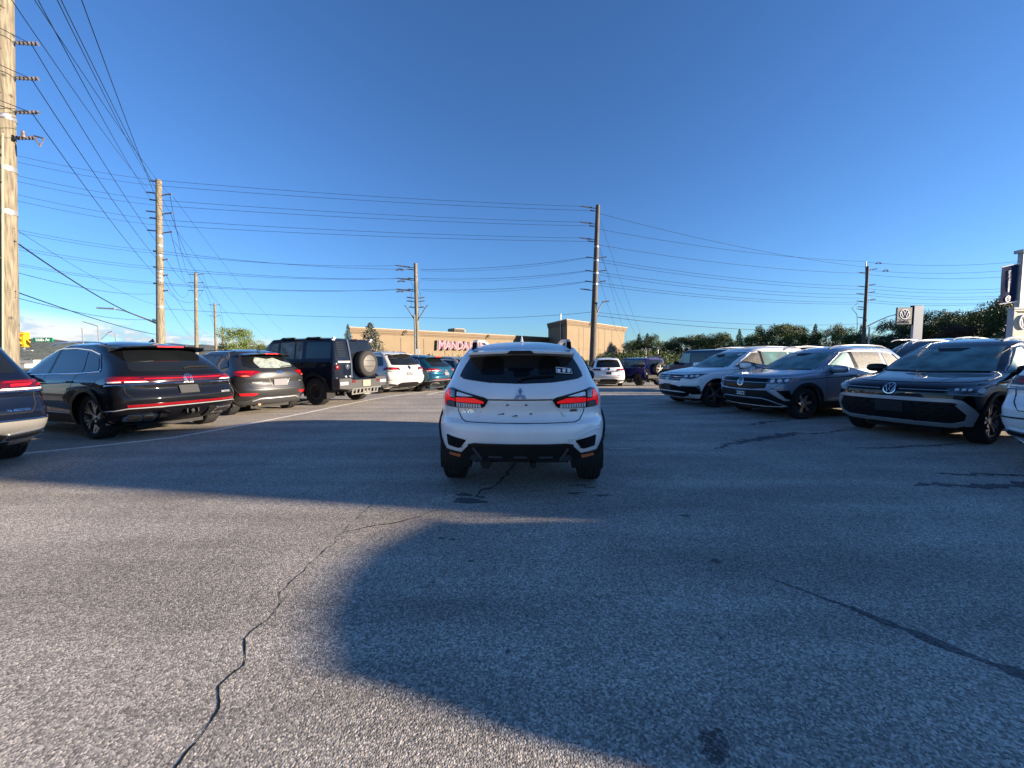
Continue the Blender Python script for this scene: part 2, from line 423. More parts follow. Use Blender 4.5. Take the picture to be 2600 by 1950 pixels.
    def decal(s,name,vf,kind,at,m,flip=None,off=.008,thick=.004,parent=None,sx=1):
        vs,fs=vf
        if flip is None: flip=kind in('rear',)
        # text read from outside: on the tail +s (left side of the car) is on the viewer's left
        sg={'rear':-1,'front':1,'left':-1,'right':1}[kind]
        V=[(at[0]+sg*u*sx,at[1]+v) for u,v in vs]
        return surf2d(V,fs,s.fn(kind),thick,off).build(name,m,parent or s.root)
    def wheels(s,style='twin',bright=True,n=5,both_sides=True):
        S=s.S; r=S['OD']/2
        key=(style,bright,n,r)
        if key not in _wheels: _wheels[key]=make_wheel(r,S.get('tw',.24),style,bright,n,S.get('rimf',.70))
        ty,rim,hub=_wheels[key]
        for x in (0,S['WB']):
            for sg in (1,-1):
                w=link('wheel',hub,s.root); w.location=(x,sg*(S['hw']-.02-S.get('tw',.24)/2),r); w.rotation_euler=(0,random.uniform(0,6),0) 
                e=w.rotation_euler.y
                w.matrix_local=Matrix.Translation(w.location)@(Matrix.Rotation(PI,4,'Z') if sg<0 else Matrix())@Matrix.Rotation(e,4,'Y')
                link('tyre',ty,w); link('rim',rim,w)
    def arches(s,w=.05,m=None,z0=None,off=.015):
        S=s.S; r=S['OD']/2+.055; z0=S['zb'] if z0 is None else z0
        for kind in('left','right'):
            for x in (0,S['WB']):
                a0=math.asin(max(-1,(z0-S['OD']/2)/(r+w)))
                n=20; V=[];F=[]
                for i in range(n+1):
                    t=a0+(PI-2*a0)*i/n
                    for q in (0,1):
                        rr=r-.006+q*(w+.006); V.append((x+rr*math.cos(t),max(z0,S['OD']/2+rr*math.sin(t))))
                F=[(2*i,2*i+1,2*i+3,2*i+2) for i in range(n)]
                surf2d(V,F,s.fn(kind),.003,off).build('wheel_arch_trim',m or M['plastic'],s.root,40)
    def mirror(s,x,z,m,hw=None,size=(.20,.13,.15)):
        for sg,kind in((1,'left'),(-1,'right')):
            p,_=s.k.at(kind,x,z); b=B()
            c=p+Vector((0,sg*.15,.05)); V=[];F=[]
            nu,nv=12,8
            for j in range(nv+1):
                ph=-PI/2+PI*j/nv
                for i in range(nu):
                    th=2*PI*i/nu; q=lambda t: math.copysign(abs(t)**.7,t)
                    V.append(c+Vector((size[0]/2*q(math.cos(ph))*q(math.cos(th))*.8,size[1]*q(math.cos(ph))*q(math.sin(th)),size[2]/2*q(math.sin(ph)))))
            for j in range(nv):
                for i in range(nu): F.append((j*nu+i,j*nu+(i+1)%nu,(j+1)*nu+(i+1)%nu,(j+1)*nu+i))
            b.add(V,F); o=b.build('wing_mirror',m,s.root,60)
            b=B(); b.box((p.x,p.y+sg*.05,p.z-.01),(.10,.14,.05)); b.build('mirror_arm',M['plastic'],o)
    def rails(s,x0,x1,y,z,m,h=.05,r=.016):
        for sg in(1,-1):
            b=B(); pts=[]
            for t in np.linspace(0,1,12):
                x=x0+(x1-x0)*t; hh=h*min(1,min(t,1-t)*8)**.6; zz=z(x) if callable(z) else z
                pts.append((x,sg*(y-.03*abs(2*t-1)),zz+hh))
            b.tube(pts,r,6)
            b.build('roof_rail',m,s.root,60)
    def fin(s,x,z,m,h=.07):
        b=B(); b.add([(x-.06,-.02,z),(x+.10,0,z),(x-.06,.02,z),(x-.05,0,z+h),(x-.08,0,z+h*.9),(x-.10,-.01,z),(x-.10,.01,z)],[(0,1,3),(1,2,3),(0,3,4,5),(2,6,4,3),(5,4,6),(0,5,6,2,1)]); b.build('roof_antenna',m,s.root)
    def handles(s,xs,z,m):
        for x in xs:
            for sg,kind in((1,'left'),(-1,'right')):
                p,n=s.k.at(kind,x,z); b=B(); q=[Vector((x+d,p.y+sg*o,z)) for d,o in((-.10,.0),(-.085,.035),(.085,.035),(.10,.0))]; b.tube(q,.013,6); b.build('door_handle',m,s.root,60)
    def side_glass(s,panes,m,trim=None,trim_r=.008,pillar=None):
        ms=m if isinstance(m,list) else [m]*len(panes)
        for i,p in enumerate(panes):
            s.both('side_window',rounded(p,.03,2),'left',ms[i],off=.004)
        if pillar: s.both('window_pillar',pillar,'left',M['gloss'],off=.001)
        if trim: s.strip('window_trim',trim[0],'left',trim[1],r=trim_r,off=.004,both=True,closed=trim[2] if len(trim)>2 else False)
    def doors(s,xs,z0,z1):
        for x in xs: s.strip('door_gap',[x[0],x[1]],'left',M['seam'],r=.004,off=-.001,both=True)
    def spoiler(s,pts,m,th=.03):
        """pts: list of (x_root, x_lip, y, z) across; a lip that stands out over the rear window"""
        b=B(); V=[];n=len(pts)
        for xr,xl,y,z in pts: V+=[(xr,y,z+th*.3),(xl,y,z-.012),(xl+.01,y,z-th),(xr,y,z-th-.03)]
        F=[]
        for i in range(n-1):
            for k in range(4): F.append((i*4+k,i*4+(k+1)%4,(i+1)*4+(k+1)%4,(i+1)*4+k))
        F+=[(0,1,2,3),tuple((n-1)*4+k for k in(3,2,1,0))]
        b.add(V,F); return b.build('rear_spoiler',m,s.root,50)
_wheels={}
def make_wheel(r,w,style,bright,n,rf):
    b=B(); h=w/2; ri=r*rf
    pr=[(ri,-h*.85),(ri+.02,-h*.97),(r-.05,-h),(r-.015,-h*.9),(r-.002,-h*.78)]
    g=4
    for i in range(g):
        c=-h*.6+1.2*h*i/(g-1); pr+=[(r,c-.010),(r-.009,c-.007),(r-.009,c+.007),(r,c+.010)]
    pr+=[(r-.002,h*.78),(r-.015,h*.9),(r-.05,h),(ri+.02,h*.97),(ri,h*.85)]
    b.lathe(pr,56,'y'); ty=b.mesh('tyre',M['rubber'],40)
    b=B(); b.lathe([(ri-.004,h*.84),(ri-.012,h*.86),(ri-.03,h*.80),(ri-.05,h*.3),(ri-.05,-h*.8),(ri,-h*.85)],40,'y')
    b.lathe([(.0,-h*.2),(ri*.62,-h*.2),(ri*.62,-h*.1),(.0,-h*.1)],28,'y'); hub=b.mesh('wheel',M['disc' if not bright else 'rim_dark'],40)
    b=B(); ro=ri-.015; y1=h*.80; y0=h*.45
    def spoke(a,wi,wo,lean=0):
        c,q=math.cos,math.sin; P0=[]
        for rad,ww,yy in((.045,wi,y1-.035),(ro*.55,(wi+wo)/2,y1-.012),(ro+.005,wo,y1-.006)):
            aa=a+lean*(rad/ro); t=Vector((c(aa),0,q(aa))); o=Vector((-q(aa),0,c(aa)))
            for sg in(-1,1):
                for dy in(0,-.03): P0.append(t*rad+o*(sg*ww/2)+Vector((0,yy+dy,0)))
        F=[]
        for k in range(2):
            o=k*4; F+=[(o,o+2,o+6,o+4),(o+1,o+5,o+7,o+3),(o,o+4,o+5,o+1),(o+2,o+3,o+7,o+6)]
        F+=[(0,1,3,2),(8,10,11,9)]
        b.add(P0,F)
    for i in range(n):
        a=2*PI*i/n
        if style=='twin': spoke(a-.16,.03,.035,-.05); spoke(a+.16,.03,.035,.05)
        elif style=='star': spoke(a,.09,.05)
        elif style=='y': spoke(a,.035,.03); spoke(a+.02,.02,.045,.30); spoke(a-.02,.02,.045,-.30)
        elif style=='steel': spoke(a,.10,.13)
    b.lathe([(0,y1-.02),(.05,y1-.018),(.06,y1-.04),(.06,y0)],20,'y')
    b.lathe([(ro-.012,y1-.01),(ro+.004,y1+.004),(ro+.012,y1),(ro+.012,y1-.03)],48,'y')
    rim=b.mesh('rim',M['rim_bright' if bright else 'rim_dark'],30)
    return ty,rim,hub
# ================================================================== SETTING
def asphalt(name,base,dark,tint=1,rough=.82):
    m=bpy.data.materials.new(name); m.use_nodes=True; nt=m.node_tree; N=nt.nodes; L=nt.links; b=N['Principled BSDF']
    tc=N.new('ShaderNodeTexCoord'); b.inputs['Roughness'].default_value=rough; b.inputs['Specular IOR Level'].default_value=.35
    v=N.new('ShaderNodeTexVoronoi'); v.inputs['Scale'].default_value=125; L.new(tc.outputs['Object'],v.inputs['Vector'])
    v2=N.new('ShaderNodeTexVoronoi'); v2.inputs['Scale'].default_value=48; L.new(tc.outputs['Object'],v2.inputs['Vector'])
    n=N.new('ShaderNodeTexNoise'); n.inputs['Scale'].default_value=.55; n.inputs['Detail'].default_value=8; n.inputs['Roughness'].default_value=.62; L.new(tc.outputs['Object'],n.inputs['Vector'])
    mp=N.new('ShaderNodeMapping'); mp.inputs['Scale'].default_value=(.25,1.6,1); mp.inputs['Rotation'].default_value=(0,0,R(8)); L.new(tc.outputs['Object'],mp.inputs[0])
    ns=N.new('ShaderNodeTexNoise'); ns.inputs['Scale'].default_value=1.4; ns.inputs['Detail'].default_value=7; L.new(mp.outputs[0],ns.inputs['Vector'])
    nf=N.new('ShaderNodeTexNoise'); nf.inputs['Scale'].default_value=220; nf.inputs['Detail'].default_value=3; L.new(tc.outputs['Object'],nf.inputs['Vector'])
    sc=N.new('ShaderNodeSeparateColor'); L.new(v.outputs['Color'],sc.inputs[0])
    cr_=N.new('ShaderNodeValToRGB'); e=cr_.color_ramp.elements
    e[0].position=0; e[0].color=(*[c*.55 for c in dark],1); e[1].position=1; e[1].color=(*[c*1.55 for c in base],1)
    a=e.new(.35); a.color=(*dark,1); a=e.new(.72); a.color=(*base,1)
    L.new(sc.outputs[0],cr_.inputs[0])
    def mr(s,a,b_,c,d):
        q=N.new('ShaderNodeMapRange'); q.inputs[1].default_value=a;q.inputs[2].default_value=b_;q.inputs[3].default_value=c;q.inputs[4].default_value=d; L.new(s,q.inputs[0]); return q.outputs[0]
    def mult(c,f):
        q=N.new('ShaderNodeMix'); q.data_type='RGBA'; q.blend_type='MULTIPLY'; q.inputs[0].default_value=1; L.new(c,q.inputs[6]); 
        cc=N.new('ShaderNodeCombineColor'); [L.new(f,cc.inputs[i]) for i in range(3)]; L.new(cc.outputs[0],q.inputs[7]); return q.outputs[2]
    c=mult(cr_.outputs[0],mr(n.outputs[0],.3,.7,.74,1.20)); c=mult(c,mr(ns.outputs[0],.32,.68,.76,1.16))
    vp=N.new('ShaderNodeTexVoronoi'); vp.inputs['Scale'].default_value=9; vp.inputs['Randomness'].default_value=1; L.new(tc.outputs['Object'],vp.inputs['Vector']); c=mult(c,mr(vp.outputs['Distance'],.035,.075,.35,1))
    L.new(c,b.inputs['Base Color'])
    bp=N.new('ShaderNodeBump'); bp.inputs['Strength'].default_value=.42; bp.inputs['Distance'].default_value=.005
    ad=N.new('ShaderNodeMath'); ad.operation='MULTIPLY_ADD'; L.new(v.outputs['Distance'],ad.inputs[0]); ad.inputs[1].default_value=-1.3
    m2=N.new('ShaderNodeMath'); m2.operation='MULTIPLY_ADD'; L.new(v2.outputs['Distance'],m2.inputs[0]); m2.inputs[1].default_value=-.5; L.new(nf.outputs[0],m2.inputs[2])
    L.new(m2.outputs[0],ad.inputs[2]); L.new(ad.outputs[0],bp.inputs['Height']); L.new(bp.outputs[0],b.inputs['Normal'])
    return m
M['asphalt']=asphalt('asphalt',(.405,.366,.312),(.255,.234,.203))
M['asphalt_dark']=asphalt('tar_stained_asphalt',(.115,.112,.112),(.066,.066,.068),rough=.7)
M['asphalt_mid']=asphalt('oily_asphalt',(.16,.15,.14),(.095,.09,.085))
M['tar']=mat('crack_shadow_tar',(.018,.017,.016),1,spec=.05)
M['grass']=mat('rough_grass',(.055,.075,.022),.9,nscale=.8,ncol=(.09,.085,.035),bump=.5,bscale=6,bdist=.2)
M['earth']=mat('distant_land',(.050,.062,.040),.95,nscale=.012,ncol=(.085,.09,.06))
M['hill']=mat('hill_woods',(.050,.066,.060),.95,nscale=.03,ncol=(.085,.10,.088),bump=.8,bscale=.05,bdist=8)
def sheet(name,x0,x1,y0,y1,nx,ny,m,dz=0,zf=zg):
    b=B(); V=[];F=[]
    for j in range(ny+1):
        for i in range(nx+1):
            x=x0+(x1-x0)*i/nx; y=y0+(y1-y0)*j/ny; V.append((x,y,zf(x,y)+dz))
    for j in range(ny):
        for i in range(nx): a=j*(nx+1)+i; F.append((a,a+1,a+nx+2,a+nx+1))
    b.add(V,F); o=b.build(name,m); tag(o,kind='structure'); 
    o.data.polygons.foreach_set('use_smooth',[True]*len(o.data.polygons)); return o
def farz(x,y):
    z=-1.22
    if x<-60: z-=min((-60-x)*.035,9)        # the land drops away to the left
    if y>160: z-=min((y-160)*.02,4)
    return z
sheet('ground',-3500,3500,-400,4200,140,92,M['earth'],0,lambda x,y: farz(x,y)-.15)
sheet('asphalt_lot',-40,60,-25,46,50,71,M['asphalt'])
sheet('road',-120,140,44.5,62,60,4,M['asphalt'],.012,lambda x,y:-1.15-.03)
sheet('grass_verge',-150,200,61,130,70,14,M['grass'],0,lambda x,y:-1.16)
# kerb between lot and road
b=B(); b.box((10,45.2,-1.08),(95,.18,.22)); tag(b.build('kerb',mat('kerb_concrete',(.32,.31,.29),.85,nscale=3,namp=.2)),kind='structure')
# hills far left
def hills():
    b=B(); V=[];F=[]; nx,ny=90,8
    for j in range(ny+1):
        for i in range(nx+1):
            a=R(150-75*i/nx) ; rad=1700+j*120
            h=(j/ny); prof=math.sin(min(1,h*1.15)*PI/2)
            H=(112+12*math.sin(i*.21)+6*math.sin(i*.63+1)+3*math.sin(i*1.7))*(1-.75*max(0,(i-26)/64)**.5 if i>26 else 1)*(1-.25*max(0,(26-i)/26))
            x,y=rad*math.cos(a),rad*math.sin(a); V.append((x,y,-18+H*prof+rng.normal()*.8))
    for j in range(ny):
        for i in range(nx): a=j*(nx+1)+i; F.append((a,a+1,a+nx+2,a+nx+1))
    b.add(V,F); tag(b.build('hills',M['hill'],None,60),kind='structure')
hills()
# ---------- cracks, seams, stains, lines lying on the asphalt
def ribbon(name,pts,ws,m,dz=.004,jit=0,seed=1,zf=zg,sub=6):
    rr=random.Random(seed); Q=[];W=[]
    for i in range(len(pts)-1):
        a,c=Vector(pts[i]),Vector(pts[i+1]); n=max(1,int((c-a).length/.04)) if jit else sub
        for k in range(n):
            t=k/n; q=a+(c-a)*t; Q.append(q); W.append(ws[i]+(ws[i+1]-ws[i])*t)
    Q.append(Vector(pts[-1])); W.append(ws[-1]); V=[];F=[]; wob=0; w2=0; tg=0
    for i,q in enumerate(Q):
        t=(Q[min(i+1,len(Q)-1)]-Q[max(i-1,0)]); n=Vector((-t.y,t.x,0)).normalized() if t.length>0 else Vector((1,0,0))
        wob=wob*.6+rr.uniform(-1,1)*jit*1.6; w=W[i]*(1+(rr.uniform(-.65,.5) if jit else 0))
        if jit and i%3==0: tg=rr.uniform(-1,1)*jit*3.2
        w2+=(tg-w2)*.6
        for sg in(-1,1):
            p=q+n*(wob+w2+sg*w/2); V.append((p.x,p.y,zf(p.x,p.y)+dz))
    for i in range(len(Q)-1): F.append((2*i,2*i+1,2*i+3,2*i+2))
    b=B(); b.add(V,F); o=b.build(name,m); return tag(o,kind='structure')
def gp(l): return [(*G(u,v).xy,0) for u,v in l]
ribbon('pavement_crack',gp([(438,1952),(500,1872),(556,1800),(565,1742),(620,1690),(633,1620),(690,1560),(745,1580 if False else 1500)]),[0.0088,0.0077,0.0099,0.0077,0.0066,0.0072,0.0044,0.0011],M['tar'],.0014,.006,3)
ribbon('pavement_crack',gp([(560,1790),(548,1770),(557,1756)]),[0.0033,0.0044,0.0017],M['tar'],.0015,.004,4)
ribbon('pavement_crack',gp([(706,1572),(722,1520),(708,1505),(740,1470),(775,1440),(810,1420),(845,1385),(850,1365),(880,1345),(900,1320),(935,1295),(950,1270),(965,1245),(985,1215),(1010,1190)]),[0.0011,0.0039,0.0050,0.0055,0.0055,0.0044,0.0066,0.0050,0.0044,0.0044,0.0039,0.0033,0.0028,0.0022,0.0011],M['tar'],.0014,.006,5)
ribbon('pavement_crack',gp([(880,1350),(940,1338),(1010,1325),(1070,1310),(1115,1296)]),[.012,.014,.012,.010,.005],M['tar'],.0015,.006,6)
ribbon('pavement_crack',gp([(1120,1305),(1128,1262),(1130,1230)]),[0.0022,0.0033,0.0022],M['tar'],.0016,.005,7)
ribbon('tar_seam',gp([(1940,1462),(1990,1480),(2060,1505),(2130,1530),(2230,1573),(2330,1610),(2450,1660),(2620,1725)]),[.004,.012,.016,.03,.045,.05,.065,.08],M['asphalt_dark'],.0015,.003,8)
ribbon('tar_seam',gp([(1708,1055),(1800,1050),(1850,1048),(1960,1040)]),[.02,.05,.04,.02],M['asphalt_dark'],.004,.01,9)
ribbon('tar_seam',gp([(1815,1140),(1880,1122),(1990,1105),(2080,1100),(2150,1092)]),[.03,.14,.22,.05,.03],M['asphalt_dark'],.004,.02,10)
ribbon('tar_seam',gp([(1905,1081),(1940,1072),(1990,1068),(2040,1062)]),[.02,.14,.10,.02],M['asphalt_dark'],.004,.015,11)
ribbon('tar_seam',gp([(2160,1138),(2280,1135),(2380,1130),(2450,1126)]),[.02,.05,.05,.02],M['asphalt_dark'],.004,.01,12)
def blob(name,c,rx,ry,seed,m=None,dz=.001):
    rr=random.Random(seed); V=[(c[0],c[1],zg(*c[:2])+dz)];n=34; ph=[rr.uniform(0,6) for _ in range(5)]
    for i in range(n):
        a=2*PI*i/n; k=1+.18*math.sin(2*a+ph[0])+.15*math.sin(3*a+ph[1])+.10*math.sin(5*a+ph[2])+.07*math.sin(9*a+ph[3])+rr.uniform(-.05,.05)
        x,y=c[0]+rx*k*math.cos(a),c[1]+ry*k*math.sin(a); V.append((x,y,zg(x,y)+dz))
    b=B(); b.add(V,[(0,1+i,1+(i+1)%n) for i in range(n)]); return tag(b.build(name,m or M['asphalt_dark']),kind='structure')
for i,(du,dv,a_,c_) in enumerate([(0,0,.040,.052),(22,22,.022,.018),(-24,-18,.020,.018),(14,-34,.014,.012),(30,-6,.012,.02),(-30,20,.010,.012),(4,44,.014,.01)]): blob('oil_stain',G(1810+du,1890+dv),a_,c_,70+i,M['asphalt_mid'],dz=.001+.0003*i)
for i,(u,v,rx,ry) in enumerate([(1190,1272,.16,.07),(1178,1256,.08,.05),(1222,1262,.05,.03),(1470,1232,.09,.025),(1500,1238,.05,.02),(1462,1252,.10,.02),(1120,1367,.022,.015),(1150,1370,.02,.014),(1196,1425,.02,.016),(1738,1310,.045,.02),(1815,1425,.04,.02),(1100,1480,.012,.01),(1290,1655,.012,.01),(1530,1258,.08,.02),(1830,1620,.008,.008)]):
    blob('damp_stain',G(u,v),rx,ry,10+i,dz=.001+.0002*i)
ribbon('wet_trickle',gp([(1205,1262),(1225,1245),(1262,1232),(1300,1190),(1330,1150)]),[.05,.04,.03,.04,.03],M['asphalt_dark'],.0055,.006,31)
ribbon('damp_streak',gp([(2315,1232),(2400,1229),(2500,1236),(2640,1230)]),[.03,.13,.16,.14],M['asphalt_dark'],.004,.012,32)
ribbon('damp_streak',gp([(2380,1203),(2450,1206),(2520,1203),(2640,1206)]),[.02,.06,.07,.06],M['asphalt_dark'],.004,.012,33)
# painted lines
ribbon('painted_line',gp([(30,1155),(79,1150),(265,1131),(435,1112),(500,1101),(630,1077),(764,1051),(860,1031),(940,1015),(1040,1000),(1130,989)]),[.115]*11,M['line'],.004)
ribbon('painted_line',gp([(1520,1030),(1600,1028),(1690,1023)]),[.05,.07,.08],M['line'],.004)
ribbon('painted_line',gp([(1545,1139),(1608,1140)]),[.02,.025],M['line'],.004)
ribbon('painted_line',gp([(1085,1003),(1140,990),(1200,976)]),[.09]*3,M['line'],.004)
# ---------- restaurant building
M['stucco']=mat('tan_stucco',(.180,.138,.088),.9,nscale=.5,ncol=(.155,.12,.078),bump=.2,bscale=20,bdist=.02)
M['stucco_d']=mat('darker_tan_panel',(.175,.14,.095),.9,nscale=1,namp=.1)
M['cornice']=mat('cornice_brown',(.15,.11,.072),.85,nscale=2,namp=.12)
M['capm']=mat('cornice_cap',(.25,.21,.155),.8)
M['joint']=mat('panel_joint',(.11,.085,.06),.9)
def restaurant():
    root=thing('restaurant_building','long tan stucco restaurant with stepped cornice and taller corner block','building',(0,0,0))
    ux=Vector((15.1,16.0,0)).normalized(); back=Vector((-ux.y,ux.x,0))
    A=P(892,832,50.5); A=Vector((A.x,A.y,0)); ux=Vector((28,27.2,0)).normalized(); back=Vector((-ux.y,ux.x,0)); C0=P(1440,813,69); C0=Vector((C0.x,C0.y,0))
    # main wall plane goes through a point set back from the tower front
    def frame(o): return Matrix(((ux.x,back.x,0,o.x),(ux.y,back.y,0,o.y),(0,0,1,0),(0,0,0,1)))
    F=frame(A); Fi=F.inverted(); L=40.5
    zt=P(892,832,50.5).z; g=-1.2
    b=B(); b.prism([(0,0),(L,0),(L,24),(13,24)],g,zt,'xy',F); b.build('wall',M['stucco'],root)
    for i,(h,d,t,mm) in enumerate([(.0,.40,.16,'capm'),(-.16,.34,.24,'cornice'),(-.40,.24,.26,'cornice'),(-.66,.10,.18,'cornice')]):
        b=B(); b.box((L/2,-d/2,zt+h-t/2+.11),(L+.4+d,d,t-.02),F); b.build('cornice_band',M[mm],root)
    # reveal joints
    for k in range(11):
        x=3.2+k*3.7
        if x<L: b=B(); b.box((x,-.01,(zt-1.1+g)/2),(.06,.05,zt-1.1-g),F); b.build('panel_joint',M['joint'],root)
    b=B(); b.box((L/2,-.01,1.35),(L,.05,.07),F); b.build('panel_joint',M['joint'],root)
    b=B(); b.box((L/2,-.005,.05),(L,.05,2.3),F); b.build('base_course',M['stucco_d'],root)
    for k in range(11):
        x=1.4+k*3.7; b=B(); b.box((x,-.02,1.9),(.9,.06,.8),F); b.build('accent_panel',M['stucco_d'],root)
    # wall scrolls on the cornice
    for u in (1026,1236):
        p=Fi@Vector((*P(u,842,70).xy,0)); d=ray(u,842); 
        # intersect ray with wall plane
        nrm=back; t=(A-Vector((0,0,CH))).dot(nrm)/d.dot(nrm); q=Vector((0,0,CH))+d*t; ql=Fi@q
        b=B(); b.tube([(ql.x+.25*math.cos(a)*(1-a/14),-.5,zt-.35+.38*math.sin(a)*(1-a/14)) for a in np.linspace(0,9,20)],.06,5,F); b.build('wall_light',M['joint'],root)
    def hit(u,v):
        d=ray(u,v); t=(A-Vector((0,0,CH))).dot(back)/d.dot(back); return Fi@(Vector((0,0,CH))+d*t)
    # tower
    ux2=Vector((15.7,18.8,0)).normalized(); bk2=Vector((-2.5,8.7,0)).normalized(); T=Matrix(((ux2.x,bk2.x,0,C0.x),(ux2.y,bk2.y,0,C0.y),(0,0,1,0),(0,0,0,1))); zt2=P(1440,812,69).z; W=24.4; Dp=9.05-16
    b=B(); b.add([(0,.0,g),(W-2.2,0,g),(W-2.2,Dp+16,g),(0,Dp+16,g),(-.0,0,zt2),(W,0,zt2),(W,Dp+16,zt2),(0,Dp+16,zt2)],[(3,2,1,0),(4,5,6,7),(0,1,5,4),(1,2,6,5),(2,3,7,6),(3,0,4,7)],T); b.build('corner_block',M['stucco'],root)
    for i,(h,d,t,mm) in enumerate([(.0,.55,.2,'capm'),(-.20,.42,.3,'cornice'),(-.50,.28,.3,'cornice'),(-.80,.12,.2,'cornice')]):
        b=B(); b.box((W/2,-d/2,zt2+h-t/2+.1),(W+2*d,d,t-.02),T); b.box((-d/2,Dp/2+8,zt2+h-t/2+.1),(d,Dp+16,t-.02),T); b.build('cornice_band',M[mm],root)
    for x in (4.1,5.7,11.8,14.4,17.6): b=B(); b.box((x,-.01,(zt2-1.0+g)/2),(.05,.05,zt2-1.0-g),T); b.build('panel_joint',M['joint'],root)
    for z in (3.1,.2): b=B(); b.box((W/2-.4,-.01,z),(W-1.2,.05,.05),T); b.build('panel_joint',M['joint'],root)
    for x in (4.9,13.1): 
        for z in (2.4,-.4): b=B(); b.box((x,-.02,z),(1.4,.06,1.3),T); b.build('accent_panel',M['stucco_d'],root)
    b=B(); b.tube([(8.0+.2*math.cos(a),-.6,zt2-.2+.3*math.sin(a)) for a in np.linspace(0,6,14)],.07,5,T); b.build('wall_light',M['joint'],root)
    b=B(); b.tube([(-.3,2.4,2),(-.3,2.4,zt2+1.2)],.16,8,T); b.tube([(-.3,2.4,zt2+.9),(-.3,2.4,zt2+1.25)],.22,8,T); b.build('vent_pipe',M['steel'],root)
    # rooftop unit
    q=hit(1196,842); b=B(); x=q.x
    r=thing('rooftop_unit','dark louvred air handling box on the restaurant roof above the pink sign','roof unit',(0,0,0))
    b.box((x,4,zt+.55),(2.1,2,1.0),F); b.build('casing',M['capm'],r)
    b=B()
    b.box((x,2.97,zt+.52),(1.8,.1,.8),F); b.build('louvre_backing',M['hole'],r)
    for k in range(6): b=B(); b.box((x,2.90,zt+.22+k*.125),(1.8,.05,.03),F); b.build('louvre',M['joint'],r)
    b=B(); b.add([(x+1.05,3.1,zt+1.0),(x+1.6,3.4,zt+.75),(x+1.05,3.1,zt+.55),(x+1.05,4.9,zt+1.0),(x+1.6,4.6,zt+.75),(x+1.05,4.9,zt+.55)],[(0,1,2),(3,5,4),(0,3,4,1),(1,4,5,2),(0,2,5,3)],F); b.build('intake_hood',M['capm'],r)
    # sign
    s=thing('restaurant_sign','pink channel letters with grey sides spelling MANDARIN on the tan wall','sign',(0,0,0))
    a=hit(1108,880); e=hit(1213,884)
    step=(hit(1207,886).x-hit(1118,884).x)/5.05*.84
    M['pink']=mat('pink_letter_face',(.27,.020,.075),.5,nscale=6,namp=.15); M['letter_side']=mat('letter_side_grey',(.06,.058,.058),.6)
    zc=hit(1160,878).z; x0=hit(1118,882).x
    szs=[1.12,1,1,1,1,1,1,1.1]; 
    for i,ch in enumerate('MANDARIN'):
        vs,fs=text2d(ch,1.75*szs[i],.045)
        cx=x0+i*step
        fn=lambda u,v,cx=cx,dy=0: (F@Vector((cx+u*.92+v*.10,-.45,zc+v)),(F.to_3x3()@Vector((0,-1,0))))
        vs=[(u+(.02*math.sin(v*7+i)),v*(1+.05*math.sin(i*2.1))) for u,v in vs]
        o=surf2d(vs,fs,fn,.03,.0).build('letter',M['pink'],s)
        b=surf2d([(u*1.07,v*1.05) for u,v in vs],fs,lambda u,v,cx=cx:(F@Vector((cx-.20+u*.92+v*.10,-.66 if False else -.10,zc-.08+v)),(F.to_3x3()@Vector((0,-1,0)))),.30,0); b.build('letter_side',M['letter_side'],o)
    return F,zt
RF=restaurant()
# ---------- wood utility poles
def wood(k=1,nm='weathered_pole_wood'):
    m=bpy.data.materials.new(nm); m.use_nodes=True; nt=m.node_tree; N=nt.nodes; L=nt.links; b=N['Principled BSDF']; b.inputs['Roughness'].default_value=.85
    tc=N.new('ShaderNodeTexCoord'); mp=N.new('ShaderNodeMapping'); mp.inputs['Scale'].default_value=(9,9,.5); L.new(tc.outputs['Object'],mp.inputs[0])
    n=N.new('ShaderNodeTexNoise'); n.inputs['Scale'].default_value=3; n.inputs['Detail'].default_value=9; L.new(mp.outputs[0],n.inputs['Vector'])
    c=N.new('ShaderNodeValToRGB'); c.color_ramp.elements[0].position=.32; c.color_ramp.elements[0].color=(.085*k,.075*k,.042*k+.01*(k<1),1); c.color_ramp.elements[1].position=.66; c.color_ramp.elements[1].color=(.235*k,.205*k,.125*k+.02*(k<1),1); L.new(n.outputs[0],c.inputs[0])
    v=N.new('ShaderNodeTexVoronoi'); v.inputs['Scale'].default_value=2.6; L.new(tc.outputs['Object'],v.inputs['Vector'])
    r=N.new('ShaderNodeMapRange'); r.inputs[1].default_value=.05; r.inputs[2].default_value=.16; r.inputs[3].default_value=.25; r.inputs[4].default_value=1; L.new(v.outputs['Distance'],r.inputs[0])
    mx=N.new('ShaderNodeMix'); mx.data_type='RGBA'; mx.blend_type='MULTIPLY'; mx.inputs[0].default_value=1; L.new(c.outputs[0],mx.inputs[6]); cc=N.new('ShaderNodeCombineColor'); [L.new(r.outputs[0],cc.inputs[i]) for i in range(3)]; L.new(cc.outputs[0],mx.inputs[7])
    L.new(mx.outputs[2],b.inputs['Base Color']); bp=N.new('ShaderNodeBump'); bp.inputs['Strength'].default_value=.5; bp.inputs['Distance'].default_value=.02; L.new(n.outputs[0],bp.inputs['Height']); L.new(bp.outputs[0],b.inputs['Normal'])
    return m
M['wood']=wood(.85); M['wood_dark']=wood(.45,'dark_pole_wood')
